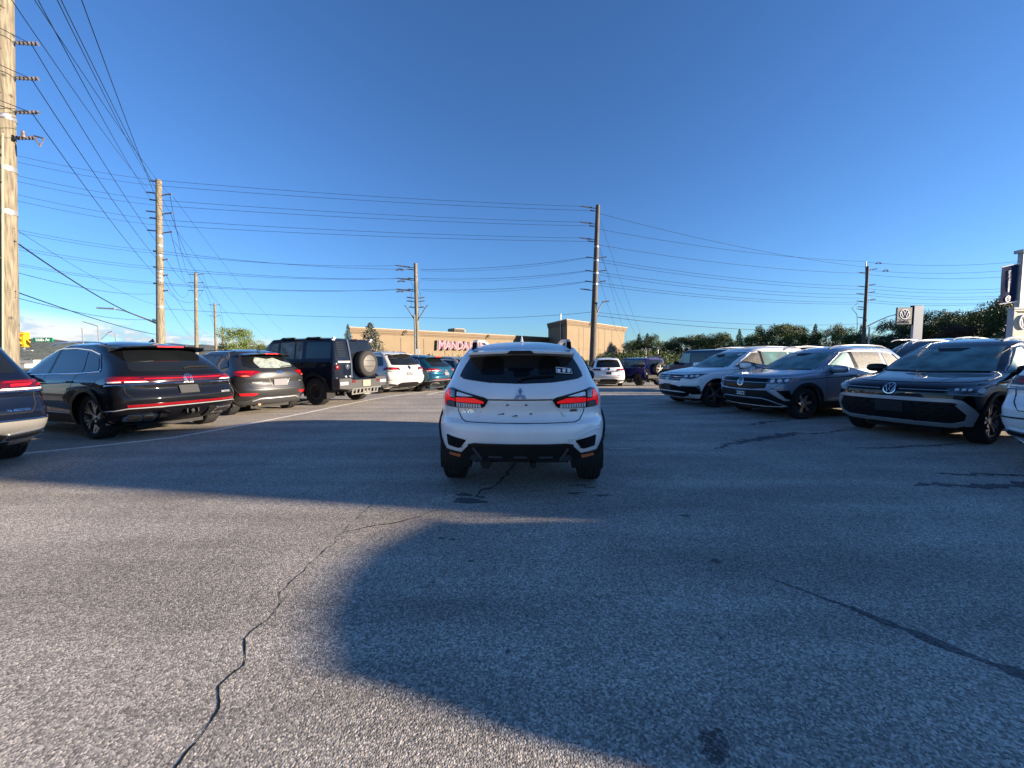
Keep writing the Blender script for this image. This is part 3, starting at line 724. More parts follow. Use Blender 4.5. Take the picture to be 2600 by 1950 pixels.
def upole(label,uv_base,uv_top,Y,r0,r1,arms=(),group='wooden utility poles',rings=(),wm=None):
    """arms: list of (height, side(-1/1), length, kind)"""
    t=P(*uv_top,Y); bb=P(*uv_base,Y); z0=-1.3 if Y>40 else zg(bb.x,Y)-.1
    if bb.x<-30: z0=-2.2
    dx=(t.x-bb.x)/(t.z-bb.z); x0=bb.x+(z0-bb.z)*dx
    root=thing('utility_pole',label,'utility pole',(x0,Y,z0),0,group)
    H=t.z-z0; top=t.x-x0
    b=B(); b.tube([(top*k/8,0,H*k/8) for k in range(9)],[r0+(r1-r0)*k/8 for k in range(9)],14); b.build('pole_shaft',wm or M['wood'],root,60)
    A=[]
    for h,sd,ln,kd in arms:
        hh=h-z0; xx=top*hh/H; q=Vector((xx,0,hh)); dirx=Vector((sd,0,0)) if not isinstance(sd,tuple) else Vector(sd).normalized()
        e=q+dirx*ln+Vector((0,0,.12*ln))
        b=B(); b.tube([q,q+dirx*ln*.5+Vector((0,0,.05)),e],.035 if kd!='s' else .03,5); o=b.build('bracket_arm',M['steel'],root)
        b=B(); n=5; b.tube([q+dirx*(r1*.8+ln*.25+ln*.75*k/(2*n))+Vector((0,0,.03+.12*ln*(.25+.75*k/(2*n)))) for k in range(2*n+1)],[.03 if k%2 else .055 for k in range(2*n+1)],7); b.build('insulator',M['insul'],o,50)
        A.append(Vector((x0,Y,z0))+e)
    for h in rings:
        hh=h-z0; b=B(); rr=r0+(r1-r0)*hh/H+.012; b.tube([(top*hh/H,0,hh-.06),(top*hh/H,0,hh+.06)],rr,14); b.build('pole_band',M['steel'],root,50)
    return root,A,Vector((x0,Y,z0)),H,top
def zat(u,v,Y): return P(u,v,Y).z
wires=[]
def wire(a,c,sag,r,label,group='overhead power lines',name='power_line'):
    a,c=Vector(a),Vector(c); n=14; pts=[a.lerp(c,k/n)-Vector((0,0,sag*4*(k/n)*(1-k/n))) for k in range(n+1)]
    b=B(); b.tube(pts,r*.72,4); o=b.build(name,M['wire'],None,60); tag(o,label,'wire',group); return o
# pole 1: near left, beside the road
Y1=10.5
arms1=[(zat(80,v,Y1),(1,.25,0),.55,'i') for v in (108,198,285)]
p1,A1,o1,H1,t1=upole('thick near wooden utility pole at the left edge of the photo',(20,900),(7,-190),Y1,.215,.17,arms1+[(zat(80,352,Y1),(1,.2,0),.5,'i')]+[(o_,(1,.25,0),.9,'i') for o_ in (11.3,12.2)],rings=(zat(20,540,Y1),zat(20,430,Y1),zat(20,300,Y1)))
b=B(); cx=P(34,700,Y1).x-o1.x
b.tube([(P(16+6,v,Y1).x-o1.x+.12,-.21,P(16,v,Y1).z-o1.z) for v in (350,500,600,700,800,900)],.02,6); b.build('cable_riser',mat('riser_conduit',(.36,.30,.20),.7),p1)
b=B(); pc=P(-2,528,Y1); b.box((pc.x-o1.x,-.24,pc.z-o1.z),(.34,.10,.44)); b.build('meter_box',mat('grey_box',(.62,.62,.60),.6),p1)
for v in (35,95,112,135,152,228,245,272,335,402,448,470,500,660,720,830):
    u=6+ (v%37); q=P(u*.7+4,v,Y1); b=B(); b.tube([(q.x-o1.x,-.17,q.z-o1.z),(q.x-o1.x,-.235,q.z-o1.z)],.022,6); b.build('knot_bolt',M['joint'],p1)
q=P(66,352,Y1); qq=q-o1; b=B(); b.tube([qq+Vector((0,-.05,0)),qq+Vector((0,-.05,.16))],[.05,.035],8); b.build('surge_arrester',M['insul'],p1); b=B(); b.tube([qq+Vector((.28,-.05,-.02)),qq+Vector((.42,-.05,-.22)),qq+Vector((.52,-.05,-.02)),qq+Vector((.28,-.05,.04))],.025,5); b.build('fuse_cutout',M['insul'],p1)
# pole 2..5: the line running away
Y2=28
hs2=[zat(404,v,Y2) for v in (470,515,560)]
a2=[]
for v,sd,ln in ((462,-1,.5),(492,-1,.75),(497,1,.75),(510,-1,.5),(540,-1,.75),(545,1,.8),(556,-1,.5),(588,-1,.7),(593,1,.8),(640,-1,.3),(661,1,.45),(680,-1,.3),(701,1,.45),(722,-1,.3),(740,1,.45),(815,-1,.4)):
    a2.append((zat(405,v,Y2),sd,ln,'i'))
p2,A2,o2,H2,t2=upole('tall pale wooden utility pole behind the black coupe-style SUV',(408,860),(403,457),Y2,.27,.17,a2,rings=tuple(zat(405,v,Y2) for v in (600,625,650,690,702,712,780)))
Y3=58
p3,A3,o3,H3,t3=upole('second wooden pole along the road, just right of the tallest left one',(499,860),(497,693),Y3,.26,.20,[(zat(498,v,Y3),sd,1.0,'i') for v in (698,719,739) for sd in (-1,1)],rings=(zat(498,760,Y3),))
Y4=90
p4,A4,o4,H4,t4=upole('third smaller wooden pole receding along the road on the left',(548,866),(545,770),Y4,.30,.22,[(zat(546,v,Y4),sd,1.1,'i') for v in (775,803) for sd in (-1,1)])
Y5=150
p5,A5,o5,H5,t5=upole('tiny farthest pole beside the round green tree',(566,862),(566,832),Y5,.35,.3,[(zat(566,v,Y5),sd,1.4,'i') for v in (835,841) for sd in (-1,1)])
Y6=34
a6=[(zat(1055,v,Y6),sd,ln,'i') for v,sd,ln in ((680,-1,1.6),(686,-1,.6),(712,-1,1.5),(709,-1,.6),(740,-1,1.6),(737,-1,.6),(758,-1,.7),(758,1,.6),(767,-1,.7),(767,1,.6),(782,-1,.5),(782,1,.5))]
p6,A6,o6,H6,t6=upole('brown wooden pole in front of the restaurant wall with black cable brackets',(1060,900),(1055,669),Y6,.20,.145,a6)
b=B(); b.tube([(-.16,-.12,.3),(-.16+t6*.3,-.12,P(1055,800,Y6).z-o6.z)],.07,8); b.build('conduit',mat('grey_conduit',(.13,.15,.18),.5,metal=.4),p6,60)
for sg in(-1,1):
    b=B(); z=P(1055,806,Y6).z-o6.z; c=t6*.6
    b.tube([(c+sg*.1,-.1,z-.3),(c+sg*.75,-.1,z+.75),(c+sg*1.0,-.1,z+1.05)],.045,6); b.tube([(c+sg*.75,-.1,z+.75),(c+sg*.4,-.1,z+.95),(c+sg*.4,-.1,z+1.9),(c+sg*.2,-.1,z+2.6),(c+sg*.5,-.1,z+3.2)],.02,5); b.build('cable_termination',M['insul'],p6,60)
b=B(); q=P(1062,894,Y6)-o6; b.box((q.x,-.24,q.z),(.4,.03,.55)); b.build('notice_plate',mat('notice_white',(.6,.58,.52),.6),p6)
Y7=32
a7=[(zat(1514,v,Y7),sd,ln,'i') for v,sd,ln in ((529,-1,1.3),(537,-1,.6),(569,-1,1.3),(576,-1,.6),(609,-1,1.3),(615,-1,.6),(656,-1,.7),(656,1,.7),(690,-1,.7),(690,1,.7),(717,-1,.7),(717,1,.7),(738,-1,1.1))]
p7,A7,o7,H7,t7=upole('tall grey-brown wooden pole in front of the corner block with a street light',(1505,905),(1518,521),Y7,.29,.16,a7,wm=M['wood_dark'],rings=tuple(zat(1514,v,Y7) for v in (627,662,694,722)))
# street light on pole 7
def arm_light(label,base,end,Y,r=.05,flip=1,ym=0):
    a=P(*base,Y); e=P(*end,Y); root=thing('street_lamp',label,'street light',(a.x,Y-.05,a.z),0); d=e-a
    b=B(); b.tube([(0,0,0),(d.x*.35,-.1,d.z*.45),(d.x*.75,-.2,d.z*.88),(d.x,-.25,d.z)],[r*1.1,r,r*.8,r*.7],6); b.build('arm',M['steel'],root,60)
    b=B(); s=1 if d.x>0 else -1; L=abs(d.x)*.3+.3
    b.add([(d.x-s*.1,-.33,d.z-.05),(d.x-s*.1,-.17,d.z-.05),(d.x+s*L,-.13,d.z+.03),(d.x+s*L,-.37,d.z+.03),(d.x-s*.1,-.33,d.z+.07),(d.x-s*.1,-.17,d.z+.07),(d.x+s*L,-.15,d.z+.12),(d.x+s*L,-.35,d.z+.12)],[(0,1,2,3),(4,7,6,5),(0,4,5,1),(1,5,6,2),(2,6,7,3),(3,7,4,0)]); b.build('lamp_head',M['steel'],root)
    return root
arm_light('short curved street light arm on the pole by the corner block',(1512,805),(1530,768),Y7,.05)
arm_light('white cobra-head street light reaching left from the tall left pole',(400,822),(300,786),Y2,.05)
# pole 8 right
Y8=42
a8=[(zat(2197,v,Y8),sd,ln,'i') for v,sd,ln in ((694,-1,.9),(686,1,.9),(729,-1,.9),(725,1,.8),(748,-1,.9),(744,1,.8),(767,-1,.9),(763,1,.9),(781,-1,.8),(787,-1,.8),(808,-1,.6))]
p8,A8,o8,H8,t8=upole('dark wooden pole between the tree line and the white brand pylon',(2193,862),(2203,676),Y8,.20,.13,a8,wm=M['wood_dark'])
b=B(); b.tube([(t8*.97-.15,0,H8-1.2),(t8*.98-.22,0,H8+.5)],.05,6); b.build('pole_extension',M['steel'],p8)
b=B(); b.tube([(.42,-.1,0.4),(.45,-.1,P(2197,830,Y8).z-o8.z)],.07,8); b.build('conduit',mat('bright_conduit',(.52,.52,.50),.5),p8,60)
b=B(); z=P(2197,770,Y8).z-o8.z; b.tube([(-.9,-.05,z),(-1.5,-.05,z-.5),(-.9,-.05,z-1.2),(-.8,-.05,z-2.6),(-.9,-.05,z-3.3)],.03,5); b.build('drop_cable',M['wire'],p8,60)
arm_light('long curved street light arm reaching right toward the brand pylon',(2202,828),(2268,800),Y8-.3,.055)
# ---------- wires
def PP(u,v,Y): return P(u,v,Y)
ordw=['topmost','second','third','fourth','fifth','sixth','seventh','eighth','ninth','tenth']
# pole1 -> pole2 wires, and wires from behind passing overhead
tgt=[P(402,v,Y2) for v in (620,662,706)]
for i in range(3): wire(A1[i],tgt[i],.25,.016,f'{["upper","middle","lower"][i]} conductor from the three arms of the near left pole to the tall pole','conductors between the two left poles')
over=[((150,-20),(1.0),A2[0]),((40,-15),1,A2[1]+Vector((0,0,.3))),((98,-15),1,A2[2]),((103,-18),1,A2[3]),((162,-15),1,A2[5]),((212,-15),1,A2[8])]
for k,((u,v),_,tg) in enumerate(over):
    a=PP(u,v,7.2); d=(a-tg); a2_=tg+d*1.25
    wire(a2_,tg,.35,.011,f'{ordw[k]} of the steep wires dropping from the top left corner to the tall pole','steep wires at upper left')
for i,v in enumerate((108,198,285)):
    a=A1[i]; wire(a+Vector((-6.0,-9.0,2.2-.2*i)),a,.2,.014,f'{["upper","middle","lower"][i]} wire arriving from the left edge at the near pole arms','wires leaving the near pole to the left')
wire(PP(36,612,Y1),PP(402,818,Y2),.38,.035,'thick twisted black cable sagging from the near pole to the tall pole','communication cables'); 
wire(PP(38,740,Y1),PP(402,850,Y2),.15,.022,'thin black cable low on the near pole descending right','communication cables')
wire(PP(36,580,Y1),PP(402,775,Y2),.3,.010,'hairline wire from the near pole just above the twisted cable','communication cables')
wire(PP(38,755,Y1),PP(400,808,Y2),.3,.012,'lowest thin cable from the near pole toward the tall pole','communication cables')
for i,(u,v) in enumerate(((35,690),)): wire(PP(u,v,12),PP(400,744,Y2),.3,.012,'thin wire crossing just above the cloud bank on the left','communication cables')
# 2 -> 3 -> 4 -> 5
prs=[(2,0),(5,1),(8,2),(10,3),(12,4),(14,5)]
for k,(i,j) in enumerate(prs): wire(A2[i],A3[j],1.3,.018,f'{ordw[k]} conductor sagging from the tall left pole to the second pole','conductors of the receding pole line')
for k in range(4): wire(A3[k],A4[k],1.2,.022,f'{ordw[k]} conductor sagging from the second pole to the third pole','conductors of the receding pole line')
for k in range(4): wire(A4[k],A5[k],1.5,.03,f'{ordw[k]} conductor sagging from the third pole to the farthest tiny pole','conductors of the receding pole line')
for k,(u0,v0,u1,v1) in enumerate([(440,500,728,850),(430,560,680,860),(440,610,640,862),(405,695,530,850),(408,745,500,862)]): wire(PP(u0,v0,Y2),PP(u1,v1,75),.8,.016,f'{ordw[k]} slanting wire descending right from the tall left pole toward the rooftops','slanting wires right of the tall pole')
# crossing line A (six) : off left -> pole2 -> pole7
vl=[382,399,433,448,480,497]; v2=[458,472,508,522,558,572]; 
for k in range(6):
    a=PP(-180,vl[k]-42,18); m_=PP(404,v2[k],Y2-.3); wire(a,m_,.25,.013,f'{ordw[k]} wire of the crossing line between the left edge and the tall pole','crossing wires left of the tall pole')
    wire(m_,A7[k],.2,.016,f'{ordw[k]} long wire from the tall left pole to the corner block pole','long crossing wires over the lot')
v2=[637,644,678,684,718,722]; vl=[566,573,612,618,655,660]
for k in range(6):
    a=PP(-180,vl[k]-32,18); m_=PP(404,v2[k],Y2-.3); wire(a,m_,.25,.012,f'{ordw[k]} wire of the lower crossing set between the left edge and the tall pole','crossing wires left of the tall pole')
    wire(m_,A6[[1,0,3,2,5,4][k]],.3,.016,f'{ordw[k]} lower-set wire from the tall pole to the restaurant pole','lower crossing wires over the left cars')
for k,(a,c) in enumerate(((1,6),(3,8),(5,10))):
    wire(A6[a]+Vector((1.0,0,0)),A7[c],.28,.018,f'{["upper","middle","lower"][k]} sagging wire between the restaurant pole and the corner block pole','sagging wires above the restaurant')
    wire(A6[a]+Vector((1.1,0,-.12)),A7[c]+Vector((0,0,-.05)),.38,.012,f'{["upper","middle","lower"][k]} thinner companion wire between the restaurant pole and the corner block pole','sagging wires above the restaurant')
wire(PP(404,783,Y2),PP(1059,806,Y6),.2,.016,'single low wire from the tall left pole to the restaurant pole','low neutral wires')
wire(PP(1059,806,Y6),PP(1507,792,Y7),.25,.018,'single low wire from the restaurant pole to the corner block pole','low neutral wires')
wire(PP(1507,792,Y7),PP(2193,822,Y8),.5,.018,'low wire from the corner block pole along the tree tops','low neutral wires')
wire(PP(1507,800,Y7),PP(2150,838,Y8),.5,.024,'thicker wavy low cable from the corner block pole toward the right trees','low neutral wires')
# pole7 -> pole8
for k,(v,vv) in enumerate(((541,678),(581,664),(621,694),(657,727),(664,735),(690,748),(697,757),(717,767),(724,772))):
    wire(PP(1517-(v-541)*.03,v,Y7),PP(2196,vv,Y8),.45,.018,f'{ordw[k]} wire from the corner block pole to the dark pole at right','wires over the right car row')
for k,(v,vv) in enumerate(((666,662),(686,682),(697,699),(724,730),(733,737),(743,748),(750,753),(762,762),(768,764))):
    wire(PP(2202,v,Y8),PP(2660,vv-6,40),.5,.018,f'{ordw[k]} wire continuing right from the dark pole behind the hanging banner','wires at the right edge')
wire(PP(2200,850 if False else 830,Y8),PP(2660,802,36),.4,.022,'upper low cable crossing in front of the right trees behind the pylon','low cables before the right trees')
wire(PP(2200,834,Y8),PP(2660,814,36),.4,.022,'lower low cable crossing in front of the right trees behind the pylon','low cables before the right trees')
for k,(u,v,uu,vv) in enumerate(((1524,560,1640,880),(1521,620,1605,905),(1520,700,1585,890),(1522,640,1625,870))):
    wire(PP(u,v,Y7),PP(uu,vv,60),.4,.015,f'{ordw[k]} slanting wire running down from the corner block pole toward the shrubs','slanting wires by the corner block pole')
# line hardware seen on wires at pole 6 and 8
for k,(u,v,Y,lb) in enumerate(((1015,686,Y6,'upper spindle-shaped line insulator left of the restaurant pole'),(1019,715,Y6,'middle spindle-shaped line insulator left of the restaurant pole'),(1016,741,Y6,'lower spindle-shaped line insulator left of the restaurant pole'),(2231,669,Y8,'upper line insulator right of the dark pole'),(2249,688,Y8,'lower line insulator right of the dark pole'))):
    r=thing('line_insulator',lb,'insulator',P(u,v,Y),0,'line insulators'); b=B(); b.tube([(-.35,0,0),(-.2,0,0),(-.1,0,.03),(.1,0,.03),(.2,0,0),(.35,0,0)],[.02,.07,.04,.04,.07,.02],6); b.build('insulator_body',M['insul'],r); b=B(); b.tube([(-.25,0,.02),(-.1,0,.14),(.15,0,.14),(.28,0,.02)],.02,4); b.build('jumper_loop',M['wire'],r)
# ---------- traffic light and street name sign
Yt=16
r=thing('traffic_light','yellow three-lamp traffic signal lit red beside the near left pole','traffic light',P(51,862,Yt),0)
w_,h_=.31,.60; b=B(); b.box((0,.1,0),(w_,.22,h_)); b.build('housing',mat('signal_yellow',(.85,.42,.01),.5),r)
for k,(z,mm) in enumerate(((.2,mat('red_signal',(.6,.01,.01),.3,emit=(1,.02,.01),es=1.3)),(0,mat('amber_off',(.10,.06,.005),.3)),(-.2,mat('green_off',(.03,.06,.01),.3)))):
    b=B(); b.lathe([(0,-.03),(.075,-.02),(.085,0)],20,'y',Matrix.Translation((0,0,z))); b.build('signal_lens',mm,r,60)
    b=B(); b.lathe([(.092,-.14),(.098,-.14),(.098,.0),(.092,.0)],14,'y',Matrix.Translation((0,0,z)),a0=R(10),a1=R(170)); b.build('visor',mat('visor_yellow',(.55,.30,.02),.5),r)
b=B(); b.tube([(-.02,.12,-.31),(-.02,.12,-.4)],.04); b.tube([(-.9,.15,-.1),(0,.15,0),(1.2,.15,.02)],.03,6); b.build('hanger',M['steel'],r)
r=thing('street_name_sign','green street name sign reading Little Av on a mast arm','street sign',P(109,863,Yt),0)
sw=.80;sh=.18
b=B(); b.prism(rounded([(-sw/2,-sh/2),(sw/2,-sh/2),(sw/2,sh/2),(-sw/2,sh/2)],.03),-.015,.015,'xz'); b.build('panel',mat('sign_green',(.0,.20,.09),.4),r)
vs,fs=text2d('Little Av',.165,.004); surf2d([(u*1.0,v) for u,v in vs],fs,lambda u,v:(Vector((u,-.016,v)),Vector((0,-1,0))),.003).build('lettering',M['paper'],r)
b=B(); q=P(172,868,Yt)-P(109,863,Yt); b.tube([(-.6,.05,.02),(sw/2,.05,.0),(q.x,.05,q.z),(q.x+2.5,.3,-.7)],.03,6); b.build('mast_arm',M['steel'],r)
# distant light masts
for k,(u,v0,v1,lb) in enumerate(((253,866,828,'tall distant double-arm lamp mast over the left hill'),(213,868,832,'thin distant lamp mast left of the double-arm one'),(296,868,846,'short distant pole stub above the black roof'))):
    a=P(u,v0+25,120); c=P(u,v1,120); r=thing('lamp_mast',lb,'lamp mast',a,0,'distant lamp masts'); b=B(); b.tube([(0,0,0),(0,0,c.z-a.z)],.16,6); b.build('mast',M['steel'],r)
    if k==0:
        b=B(); b.tube([(-4.5,0,c.z-a.z+1.4),(0,0,c.z-a.z)],.12,4); b.tube([(.8,0,c.z-a.z-4),(3,0,c.z-a.z-2),(4.2,0,c.z-a.z-1.6)],.12,4); b.build('lamp_arm',M['steel'],r)
# distant white low building seen by the near pole
for k,(u0,u1,v0,v1,Y,lb) in enumerate(((50,84,914,930,90,'low white distant warehouse roof beside the near left pole'),(40,62,924,934,60,'white distant parked trailer low beside the pole'),(60,80,889,891,400,'pale far flat roof on the wooded hillside'))):
    a=P(u0,v1,Y); c=P(u1,v0,Y); r=thing('distant_building',lb,'building',((a.x+c.x)/2,Y,a.z),0,'distant white buildings'); b=B(); b.box((0,.7,(c.z-a.z)/2),(c.x-a.x,1.4,c.z-a.z)); b.build('wall',mat('white_cladding',(.4,.4,.4),.6,nscale=.2,namp=.2),r); b=B(); b.box((0,.7,c.z-a.z+.05),(c.x-a.x+.3,1.5,.1)); b.build('roof',M['plate'],r)
# ---------- foliage
def leafmat(name,c1,c2,c3):
    m=bpy.data.materials.new(name); m.use_nodes=True; nt=m.node_tree; N=nt.nodes; L=nt.links; b=N['Principled BSDF']; b.inputs['Roughness'].default_value=.6; b.inputs['Specular IOR Level'].default_value=.25
    g=N.new('ShaderNodeNewGeometry'); c=N.new('ShaderNodeValToRGB'); e=c.color_ramp.elements; e[0].color=(*c1,1); e[1].color=(*c3,1); q=e.new(.55); q.color=(*c2,1)
    L.new(g.outputs['Random Per Island'],c.inputs[0]); oi=N.new('ShaderNodeObjectInfo'); h=N.new('ShaderNodeHueSaturation'); mr=N.new('ShaderNodeMapRange'); mr.inputs[3].default_value=.8; mr.inputs[4].default_value=1.3; L.new(oi.outputs['Random'],mr.inputs[0]); L.new(mr.outputs[0],h.inputs['Value']); L.new(c.outputs[0],h.inputs['Color']); L.new(h.outputs[0],b.inputs['Base Color'])
    b.inputs['Transmission Weight'].default_value=0; return m
M['leaf_dark']=leafmat('dark_leaves',(.018,.034,.010),(.042,.070,.018),(.095,.120,.034))
M['leaf_mid']=leafmat('green_leaves',(.036,.060,.014),(.080,.112,.026),(.16,.18,.05))
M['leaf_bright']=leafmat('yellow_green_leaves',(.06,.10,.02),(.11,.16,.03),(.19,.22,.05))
M['leaf_red']=leafmat('reddish_leaves',(.035,.018,.014),(.06,.028,.02),(.09,.05,.03))
M['leaf_blue']=leafmat('blue_spruce_needles',(.030,.045,.040),(.055,.078,.068),(.10,.125,.11))
M['bark']=mat('bark',(.07,.055,.04),.9,nscale=6,namp=.4)
def crown_mesh(kind,n,leaf,seed):
    """unit crown: height 1, radius ~.4 ; many small leaf clumps in lobes"""
    q=np.random.default_rng(seed); V=[];F=[]
    def leafq(p,s,droop=0):
        d=q.normal(size=3); d/=np.linalg.norm(d); a=np.cross(d,[0,0,1.]); na=np.linalg.norm(a); a=a/na if na>1e-6 else np.array([1.,0,0]); b_=np.cross(d,a)
        ang=q.uniform(0,PI); a2=a*math.cos(ang)+b_*math.sin(ang); b2=-a*math.sin(ang)+b_*math.cos(ang); o=len(V)
        V.extend([tuple(p-a2*s),tuple(p-b2*s*.45),tuple(p+a2*s),tuple(p+b2*s*.45)]); F.append((o,o+1,o+2,o+3))
    if kind=='round':
        lobes=[]
        for i in range(26):
            th=q.uniform(0,2*PI); z=q.uniform(.22,.92); env=math.sqrt(max(.02,1-((z-.52)/.5)**2))*.36; rr=env*q.uniform(.45,1.0)
            lobes.append((np.array([rr*math.cos(th),rr*math.sin(th),z]),q.uniform(.075,.15)))
        for i in range(n):
            c,s=lobes[q.integers(len(lobes))]; d=q.normal(size=3); d/=np.linalg.norm(d); rad=s*(q.uniform(.55,1.12)); p=c+d*rad*np.array([1.1,1.1,.85])
            leafq(p,leaf*q.uniform(.6,1.4))
    elif kind=='cone':
        for i in range(n):
            z=1-(q.uniform(0,1)**.62); z=.06+.94*z; tier=.5+.5*math.cos(z*46); rm=.30*(1-z)**.85*(.72+.32*tier)+.008; th=q.uniform(0,2*PI); sp_=.75+.3*math.cos(th*7+z*25)
            r_=rm*sp_*q.uniform(.35,1)**.5; leafq(np.array([r_*math.cos(th),r_*math.sin(th),z-.10*r_]),leaf*q.uniform(.6,1.3))
    elif kind=='shrub':
        for i in range(n):
            k=q.integers(22); th0=k*2.4; r0=.42*math.sqrt((k+.5)/22); hgt=.55+.45*((k*7)%11)/11; z=q.uniform(.0,1)**.7*hgt; 
            r_=q.normal(0,.075,2); leafq(np.array([r0*math.cos(th0)*(1+.3*z)+r_[0],r0*math.sin(th0)*(1+.3*z)+r_[1],z]),leaf*q.uniform(.5,1.3))
    me=bpy.data.meshes.new('crown'); me.from_pydata(V,[],F); me.update(); return me
def trunk_mesh(h=.5,r=.022,limbs=6,seed=1):
    q=random.Random(seed); b=B(); b.tube([(0,0,0),(.01,0,h*.5),(0,.01,h),(.0,.0,h*1.5)],[r*1.3,r,r*.7,r*.2],7)
    for i in range(limbs):
        a=q.uniform(0,2*PI); z=h*q.uniform(.5,1.2); b.tube([(0,0,z),(.12*math.cos(a),.12*math.sin(a),z+.12),(.22*math.cos(a),.22*math.sin(a),z+.26)],[r*.5,r*.35,r*.1],5)
    return b.mesh('trunk',M['bark'],60)
crowns={('round',i):crown_mesh('round',8500,.0135,10+i) for i in range(4)}
crowns.update({('cone',i):crown_mesh('cone',6500,.012,30+i) for i in range(2)})
crowns.update({('shrub',i):crown_mesh('shrub',4500,.020,50+i) for i in range(2)})
crowns[('twig',0)]=crown_mesh('shrub',330,.035,60)
trunks=[trunk_mesh(.45,.022,6,i) for i in range(2)]; ctrunk=trunk_mesh(.6,.016,0,9)
_cm={}
def tree(label,x,y,z,h,wd,kind,leaf,cat='tree',group=None,name='tree',seed=None):
    k=(random.randrange(4) if kind=='round' else random.randrange(2)) if kind!='twig' else 0
    root=thing(name,label,cat,(x,y,z),random.uniform(0,6.28),group)
    key=(kind,k,leaf)
    if key not in _cm: me=crowns[(kind,k)].copy(); me.materials.append(M[leaf]); _cm[key]=me
    c=link('crown',_cm[key],root); q_=wd/(.58 if kind=='cone' else .8); c.scale=(q_,q_,h)
    t=link('trunk',ctrunk if kind=='cone' else trunks[k%2],root); t.scale=(h*.8,h*.8,h) 
    return root
def ptree(label,u,vtop,Y,wpx,kind,leaf,zb=-1.2,**k):
    t=P(u,vtop,Y); return tree(label,t.x,Y,zb,t.z-zb,wpx*Y/FPX,kind,leaf,**k)
# left side
ptree('round olive-green tree left of the far boxy SUV roof',597,831,62,85,'round','leaf_mid')
ptree('small scrubby green tree beside the round olive tree',638,862,66,70,'round','leaf_mid')
ptree('low bushy growth left of the dark boxy SUV',672,868,70,60,'shrub','leaf_mid',cat='bush',name='bush')
ptree('slim young spruce left of the larger blue spruce',883,822,46,70,'cone','leaf_blue',cat='spruce',name='spruce_tree')
ptree('larger blue-grey spruce behind the dark boxy SUV roof',940,818,42,165,'cone','leaf_blue',cat='spruce',name='spruce_tree')
ptree('thin leafy sapling in front of the wall below the pink letters',1150,888,40,42,'twig','leaf_mid',cat='sapling',name='sapling')
ptree('low sparse shrub below the last pink letters',1185,896,40,40,'twig','leaf_mid',cat='bush',name='bush')
# shrubs at the foot of the corner block
sh=[(1470,912,44,60),(1535,893,42,110),(1590,886,40,110),(1640,880,42,120),(1600,905,36,90),(1690,884,44,110),(1740,890,48,110),(1560,905,37,90),(1660,900,38,90)]
lb=['low shrub right behind the white hatchback roof line','rounded green shrub at the foot of the corner block','arching shrub below the corner block right edge','tall loose shrub between corner block and tree line','low shrub behind the far white SUV','shrub behind the purple off-roader roof','shrub right of the purple off-roader','small shrub just left of the purple off-roader','shrub directly above the purple off-roader windows']
for (u,v,Y,w),l in zip(sh,lb): ptree(l,u,v,Y,w,'shrub','leaf_mid' if (u//10)%2 else 'leaf_dark',cat='shrub',name='shrub',group='shrubs beyond the lot')
# right tree line
prof=[(1590,858),(1620,845),(1650,842),(1690,850),(1730,855),(1760,850),(1800,848),(1830,846),(1870,842),(1910,838),(1950,832),(1990,826),(2030,835),(2070,834),(2110,826),(2150,842),(2190,830),(2230,834),(2270,822),(2310,812),(2345,800),(2380,795),(2420,788),(2450,782),(2490,775),(2520,760),(2555,752),(2590,748),(2630,740),(2670,735)]
k=0
for i in range(len(prof)-1):
    u0,v0=prof[i]; 
    for j in range(2):
        k+=1; u=u0+random.uniform(-12,12)+18*j; v=v0+random.uniform(-13,15)+7*j; 
        Y=(88-(u-1580)*.042)+(8 if j==0 else -4)
        kind='cone' if (i in (1,2,8,13,16) and j==0) else 'round'; lf='leaf_dark' if (i+j)%3 or u>2140 else 'leaf_mid'
        if i>=23 and j==1 and u>2440: lf='leaf_dark'
        u_=prof[i][0]; where='behind the white SUV' if u_<1900 else ('behind the grey-blue SUV' if u_<2180 else ('behind the brand pylon' if u_<2360 else 'on the rise at the right edge'))
        ptree(f'{"spiky conifer" if kind=="cone" else ("dark tree" if lf=="leaf_dark" else "mid-green tree")}, {["first","second","third","fourth","fifth","sixth","seventh","eighth","ninth","tenth","eleventh","twelfth","thirteenth"][sum(1 for q in prof[:i] if (q[0]<1900)==(prof[i][0]<1900) and (q[0]<2180)==(prof[i][0]<2180) and (q[0]<2360)==(prof[i][0]<2360) and ((q[0]<1900)==(prof[i][0]<1900)))]} from left in the {"back" if j==0 else "front"} row {where}',u,v,Y,random.uniform(48,92)+(30 if u>2300 else 0),kind,lf,zb=-1.5,group='trees of the right tree line')
ptree('bright yellow-green tree in the middle of the tree line',1985,822,74,60,'round','leaf_bright')
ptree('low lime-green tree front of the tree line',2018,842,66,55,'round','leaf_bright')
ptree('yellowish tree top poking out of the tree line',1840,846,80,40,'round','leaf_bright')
ptree('reddish-brown tree among the dark trees near the pylon',2440,824,44,110,'round','leaf_red')
b=B(); V=[];F=[]
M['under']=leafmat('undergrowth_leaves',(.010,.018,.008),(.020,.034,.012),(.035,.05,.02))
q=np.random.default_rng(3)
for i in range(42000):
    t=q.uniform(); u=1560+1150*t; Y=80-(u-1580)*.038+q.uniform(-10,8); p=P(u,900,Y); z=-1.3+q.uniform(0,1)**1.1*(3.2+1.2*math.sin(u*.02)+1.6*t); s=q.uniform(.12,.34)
    d=q.normal(size=3); d/=np.linalg.norm(d); a=np.cross(d,[.3,.2,1.]); a/=np.linalg.norm(a); c=np.cross(d,a); p0=np.array([p.x,Y,z]); o=len(V); V+=[tuple(p0-a*s),tuple(p0-c*s*.5),tuple(p0+a*s),tuple(p0+c*s*.5)]; F.append((o,o+1,o+2,o+3))
